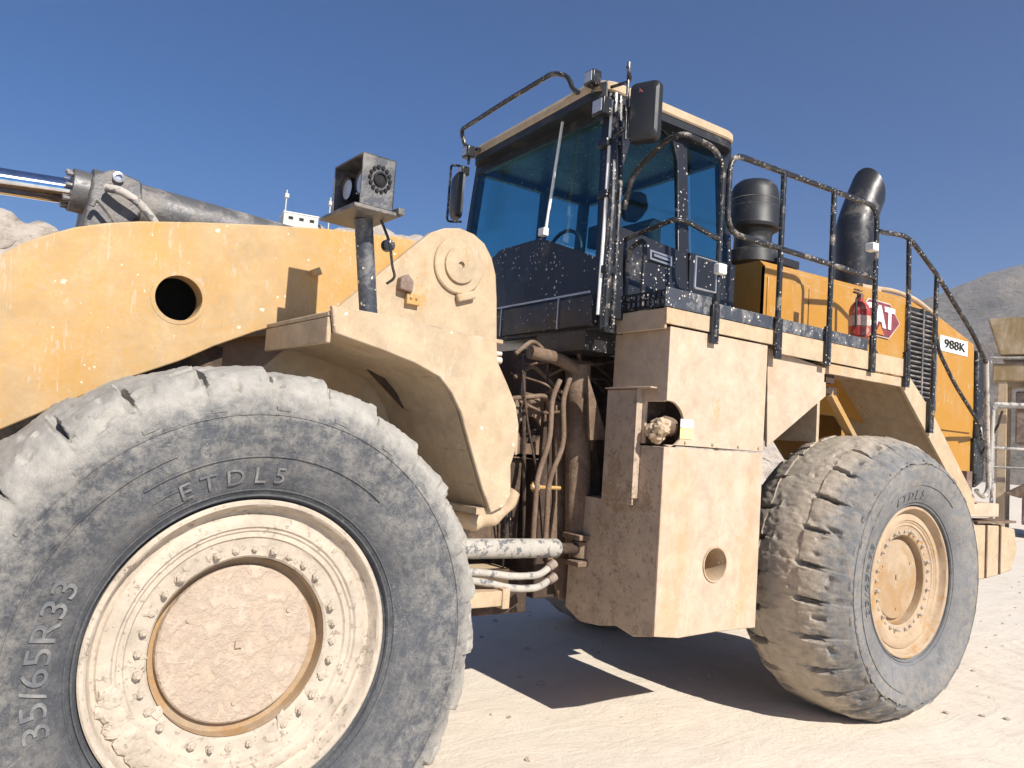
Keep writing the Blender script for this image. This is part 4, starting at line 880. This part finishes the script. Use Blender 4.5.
# ================================================================== SETTING
def gz(x, y):
    r = math.hypot(x-0, y-1)
    w = min(1, max(0, (r-4)/20))
    base = .012*noise.noise(Vector((x*.9, y*.9, 0)))+.006*noise.noise(Vector((x*3, y*3, 4)))
    return base+w*.25*noise.noise(Vector((x*.08, y*.08, 7)))
bm = bmesh.new(); rs = [0]+[.12*1.045**k for k in range(0, 215)]; rs = [r for r in rs if r < 1700]+[1700]; na = 200; prev = None; gc = (0., 2.)
for r in rs:
    if r == 0: ring = [bm.verts.new((gc[0], gc[1], gz(*gc)))]
    else: ring = [bm.verts.new((gc[0]+r*math.cos(2*PI*k/na), gc[1]+r*math.sin(2*PI*k/na), gz(gc[0]+r*math.cos(2*PI*k/na), gc[1]+r*math.sin(2*PI*k/na)))) for k in range(na)]
    if prev:
        for k in range(na):
            if len(prev) == 1: bm.faces.new((prev[0], ring[k], ring[(k+1) % na]))
            else: bm.faces.new((prev[k], ring[k], ring[(k+1) % na], prev[(k+1) % na]))
    prev = ring
me = bpy.data.meshes.new('ground'); bm.to_mesh(me); bm.free(); me.polygons.foreach_set('use_smooth', [True]*len(me.polygons)); me.materials.append(M['ground'])
g = bpy.data.objects.new('ground', me); COL.objects.link(g); tag(g, kind='structure')

# loose stones: one mass nobody could count
b = MB(); rg_ = random.Random(11)
for k in range(1500):
    a = rg_.uniform(0, 2*PI); r = 1.0+rg_.random()**.7*13; x, y = -1.5+r*math.cos(a), 1.5+r*math.sin(a); s_ = rg_.choice((.006, .008, .01, .014, .02)) * rg_.uniform(.7, 1.3)*(1+r*.04)
    b.ball((x, y, gz(x, y)+s_*.25), (s_*rg_.uniform(.8, 1.4), s_*rg_.uniform(.8, 1.3), s_*.65), .7, k, 1)
o = b.build('gravel', dirty('gravel', (.42, .35, .28), (.56, .48, .39), .6, 8), None); tag(o, 'scattered small pale stones on the quarry floor', 'gravel', kind='stuff')

def ridge(name, mat, pts, depth, amp, sc, nz=26, bench=0, seed=0, over=1.0):
    """pts: (azimuth deg, distance, crest height) seen from the wheel loader; a slope with a foot, a face and a top that runs back"""
    bm = bmesh.new(); cols = []; dense = []
    for (a0, d0, h0), (a1, d1, h1) in zip(pts, pts[1:]):
        n_ = max(2, int(abs(a1-a0)*2.2))
        for k in range(n_): t = k/n_; dense.append((a0+(a1-a0)*t, d0+(d1-d0)*t, h0+(h1-h0)*t))
    dense.append(pts[-1])
    for a, d, h_ in dense:
        ar = math.radians(a); u_ = Vector((math.cos(ar), math.sin(ar), 0)); col = []
        for k in range(nz+8):
            if k <= nz:
                t = k/nz; z = h_*t; dd = d+depth*(t**.8)
                if bench: tb = t*bench; dd = d+depth*((math.floor(tb)+min(1, (tb % 1)*1.0)**4)/bench)
            else: z = h_*(1-.02*(k-nz)); dd = d+depth+(k-nz)*depth*.6
            p = CAM*1.0+u_*dd; p.z = z
            q = Vector((p.x/sc, p.y/sc, p.z/sc+seed)); nn = noise.fractal(q, .8, 2.1, 6)
            p += u_*(-nn*amp*(1 if k > 0 else 0)); p.z += (noise.fractal(q*1.7+Vector((5, 5, 5)), .8, 2.1, 5)*amp*.45)*(min(1, k/6)) - (1.0 if k == 0 else 0)
            col.append(bm.verts.new(p))
        cols.append(col)
    for A_, B_ in zip(cols, cols[1:]):
        for k in range(len(A_)-1): bm.faces.new((A_[k], A_[k+1], B_[k+1], B_[k]))
    bmesh.ops.recalc_face_normals(bm, faces=bm.faces[:])
    me = bpy.data.meshes.new(name); bm.to_mesh(me); bm.free(); me.polygons.foreach_set('use_smooth', [True]*len(me.polygons)); me.materials.append(M[mat])
    o = bpy.data.objects.new(name, me); COL.objects.link(o); tag(o, kind='structure'); return o
def H(sl_, d): return 1.71+sl_*d
ridge('quarry_face', 'rock', [(-40, 60, 13), (-70, 52, 13), (-86, 48, H(.197, 58)), (-94, 48, H(.203, 58)), (-101, 50, H(.232, 60)), (-107, 52, H(.250, 62)), (-112, 54, H(.262, 64)), (-118, 56, H(.258, 66)), (-126, 60, H(.22, 70)), (-136, 66, H(.12, 76)), (-146, 72, 1)], 10, 2.0, 4.5, 40, 3, 2)
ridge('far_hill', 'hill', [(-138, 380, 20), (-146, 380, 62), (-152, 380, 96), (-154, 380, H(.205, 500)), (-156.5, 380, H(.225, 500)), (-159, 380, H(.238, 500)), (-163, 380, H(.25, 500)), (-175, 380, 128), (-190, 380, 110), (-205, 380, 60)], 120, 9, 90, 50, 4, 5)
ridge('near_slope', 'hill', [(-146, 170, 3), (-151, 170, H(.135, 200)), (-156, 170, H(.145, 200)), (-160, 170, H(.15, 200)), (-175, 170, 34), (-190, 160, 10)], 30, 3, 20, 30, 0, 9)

# site cabin and masts on the crest
def crest(az, d): a = math.radians(az); return Vector((CAM.x+math.cos(a)*d, CAM.y+math.sin(a)*d, 0))
q = crest(-108.2, 62); zb_ = H(.237, 62)
sc_ = empty('site_cabin', (q.x, q.y, zb_), 'small white cabin with dark windows on the pale quarry crest behind the arm', 'cabin'); sc_.rotation_euler = (0, 0, math.radians(-108.2+90+8))
MB().box(-1.3, 1.3, -1.1, 1.1, -.8, 1.55).build('wall', 'cabin', sc_); MB().box(-1.35, 1.35, -1.15, 1.15, 1.55, 1.62).build('roof', 'whitep', sc_)
for xx in (-1.0, -.2, .6): MB().box(xx, xx+.34, 1.1, 1.12, 1.05, 1.28).build('window', 'dark', sc_)
for i, (az, hh_, lab) in enumerate(((-107.2, 4.3, 'tall thin pale mast on the quarry crest, left of the white cabin'), (-110.3, 4.2, 'thin pale mast on the quarry crest, right of the white cabin'))):
    q = crest(az, 61); zz = H(.235, 61); o = MB().tube([(q.x, q.y, zz-1), (q.x, q.y, zz+hh_-.6)], .05, 6).box(q.x-.15, q.x+.15, q.y-.15, q.y+.15, zz+hh_-1.2, zz+hh_-.9).build('mast', 'cabin'); tag(o, lab, 'mast', 'masts on the quarry crest')

# crushing plant far behind on the right
q = crest(-160.6, 27)
pm = empty('crushing_plant', (q.x, q.y, 0), 'distant dusty ochre crushing plant on tan legs beyond the rear end of the loader', 'crusher'); pm.rotation_euler = (0, 0, math.radians(-160.6+90)); pm.scale = (-1, 1, 1)
MB().plate([(-1.9, 6.15), (4.5, 6.3), (3.6, 5.2), (-1.6, 5.1)], 1, 1.3, 2.6).build('hopper', 'bgyel', pm, bevel=.04)
MB().box(-1.75, 4.2, -1.1, 1.25, 4.35, 4.85).build('deck', 'bgyel', pm, bevel=.03)
MB().box(-1.2, 3.8, -.9, .9, 2.6, 4.1).build('crusher_box', 'rusty', pm, bevel=.05)
for xx in (-1.5, .6, 2.8):
    for yy in (-1.0, 1.1): MB().box(xx-.11, xx+.11, yy-.11, yy+.11, .0, 4.35).build('leg', 'fender', pm, bevel=.01)
MB().box(-1.0, 3.5, -1.0, 1.0, .35, 1.3).build('base_frame', 'rusty', pm, bevel=.03)
MB().tube([(-1.8, 1.3, 4.85), (-1.8, 1.3, 5.0), (4, 1.3, 5.0)], .04, 8).tube([(-1.7, 1.35, 0), (-1.7, 1.35, 3.6), (3, 1.35, 3.75)], .05, 8, .2).tube([(-1.7, 1.35, 1.9), (3, 1.35, 2.0)], .03, 8).build('guard_rail', 'white', pm)
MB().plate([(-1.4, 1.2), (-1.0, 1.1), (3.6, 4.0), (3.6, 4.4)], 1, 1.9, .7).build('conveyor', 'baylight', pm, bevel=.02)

# dusty air
hz = MB().box(-760, 120, -760, 120, -3, 150).build('haze', 'dark'); tag(hz, 'pale dusty air over the quarry', 'haze', kind='stuff')
hm = bpy.data.materials.new('dusty air'); hm.use_nodes = True; nt = hm.node_tree; nt.nodes.remove(nt.nodes['Principled BSDF'])
pv_ = N(nt, 'ShaderNodeVolumePrincipled'); pv_.inputs['Color'].default_value = (.86, .88, .95, 1); pv_.inputs['Density'].default_value = .0008; pv_.inputs['Anisotropy'].default_value = .2
nt.links.new(pv_.outputs[0], nt.nodes['Material Output'].inputs['Volume']); hz.data.materials.clear(); hz.data.materials.append(hm)

# ------------------------------------------------------------------ light
sunv = Vector((-.03, 1.27, 1.0)).normalized()
el = math.asin(sunv.z)
sl_ = bpy.data.lights.new('sun', 'SUN'); sl_.energy = 5.0; sl_.angle = math.radians(.5); sl_.color = (1, .95, .86)
so = bpy.data.objects.new('sun', sl_); COL.objects.link(so); so.rotation_euler = sunv.to_track_quat('Z', 'Y').to_euler()
W = bpy.data.worlds.new('World'); S.world = W; W.use_nodes = True; nt = W.node_tree
sk = nt.nodes.new('ShaderNodeTexSky'); sk.sky_type = 'NISHITA'; sk.sun_disc = False; sk.sun_elevation = el; sk.sun_rotation = math.atan2(sunv.x, sunv.y)
sk.altitude = 2000; sk.air_density = 1.0; sk.dust_density = 0; sk.ozone_density = 3.0
hs_ = nt.nodes.new('ShaderNodeHueSaturation'); hs_.inputs['Saturation'].default_value = 1.42; hs_.inputs['Hue'].default_value = .507; nt.links.new(sk.outputs[0], hs_.inputs['Color'])
nt.links.new(hs_.outputs[0], nt.nodes['Background'].inputs[0]); nt.nodes['Background'].inputs[1].default_value = .07
S.view_settings.view_transform = 'Standard'; S.view_settings.look = 'None'; S.view_settings.exposure = .6; S.view_settings.gamma = 1
S.render.engine = 'CYCLES'; S.cycles.max_bounces = 6; S.cycles.transparent_max_bounces = 12; S.cycles.volume_bounces = 0
S.render.resolution_x = 1024; S.render.resolution_y = 768
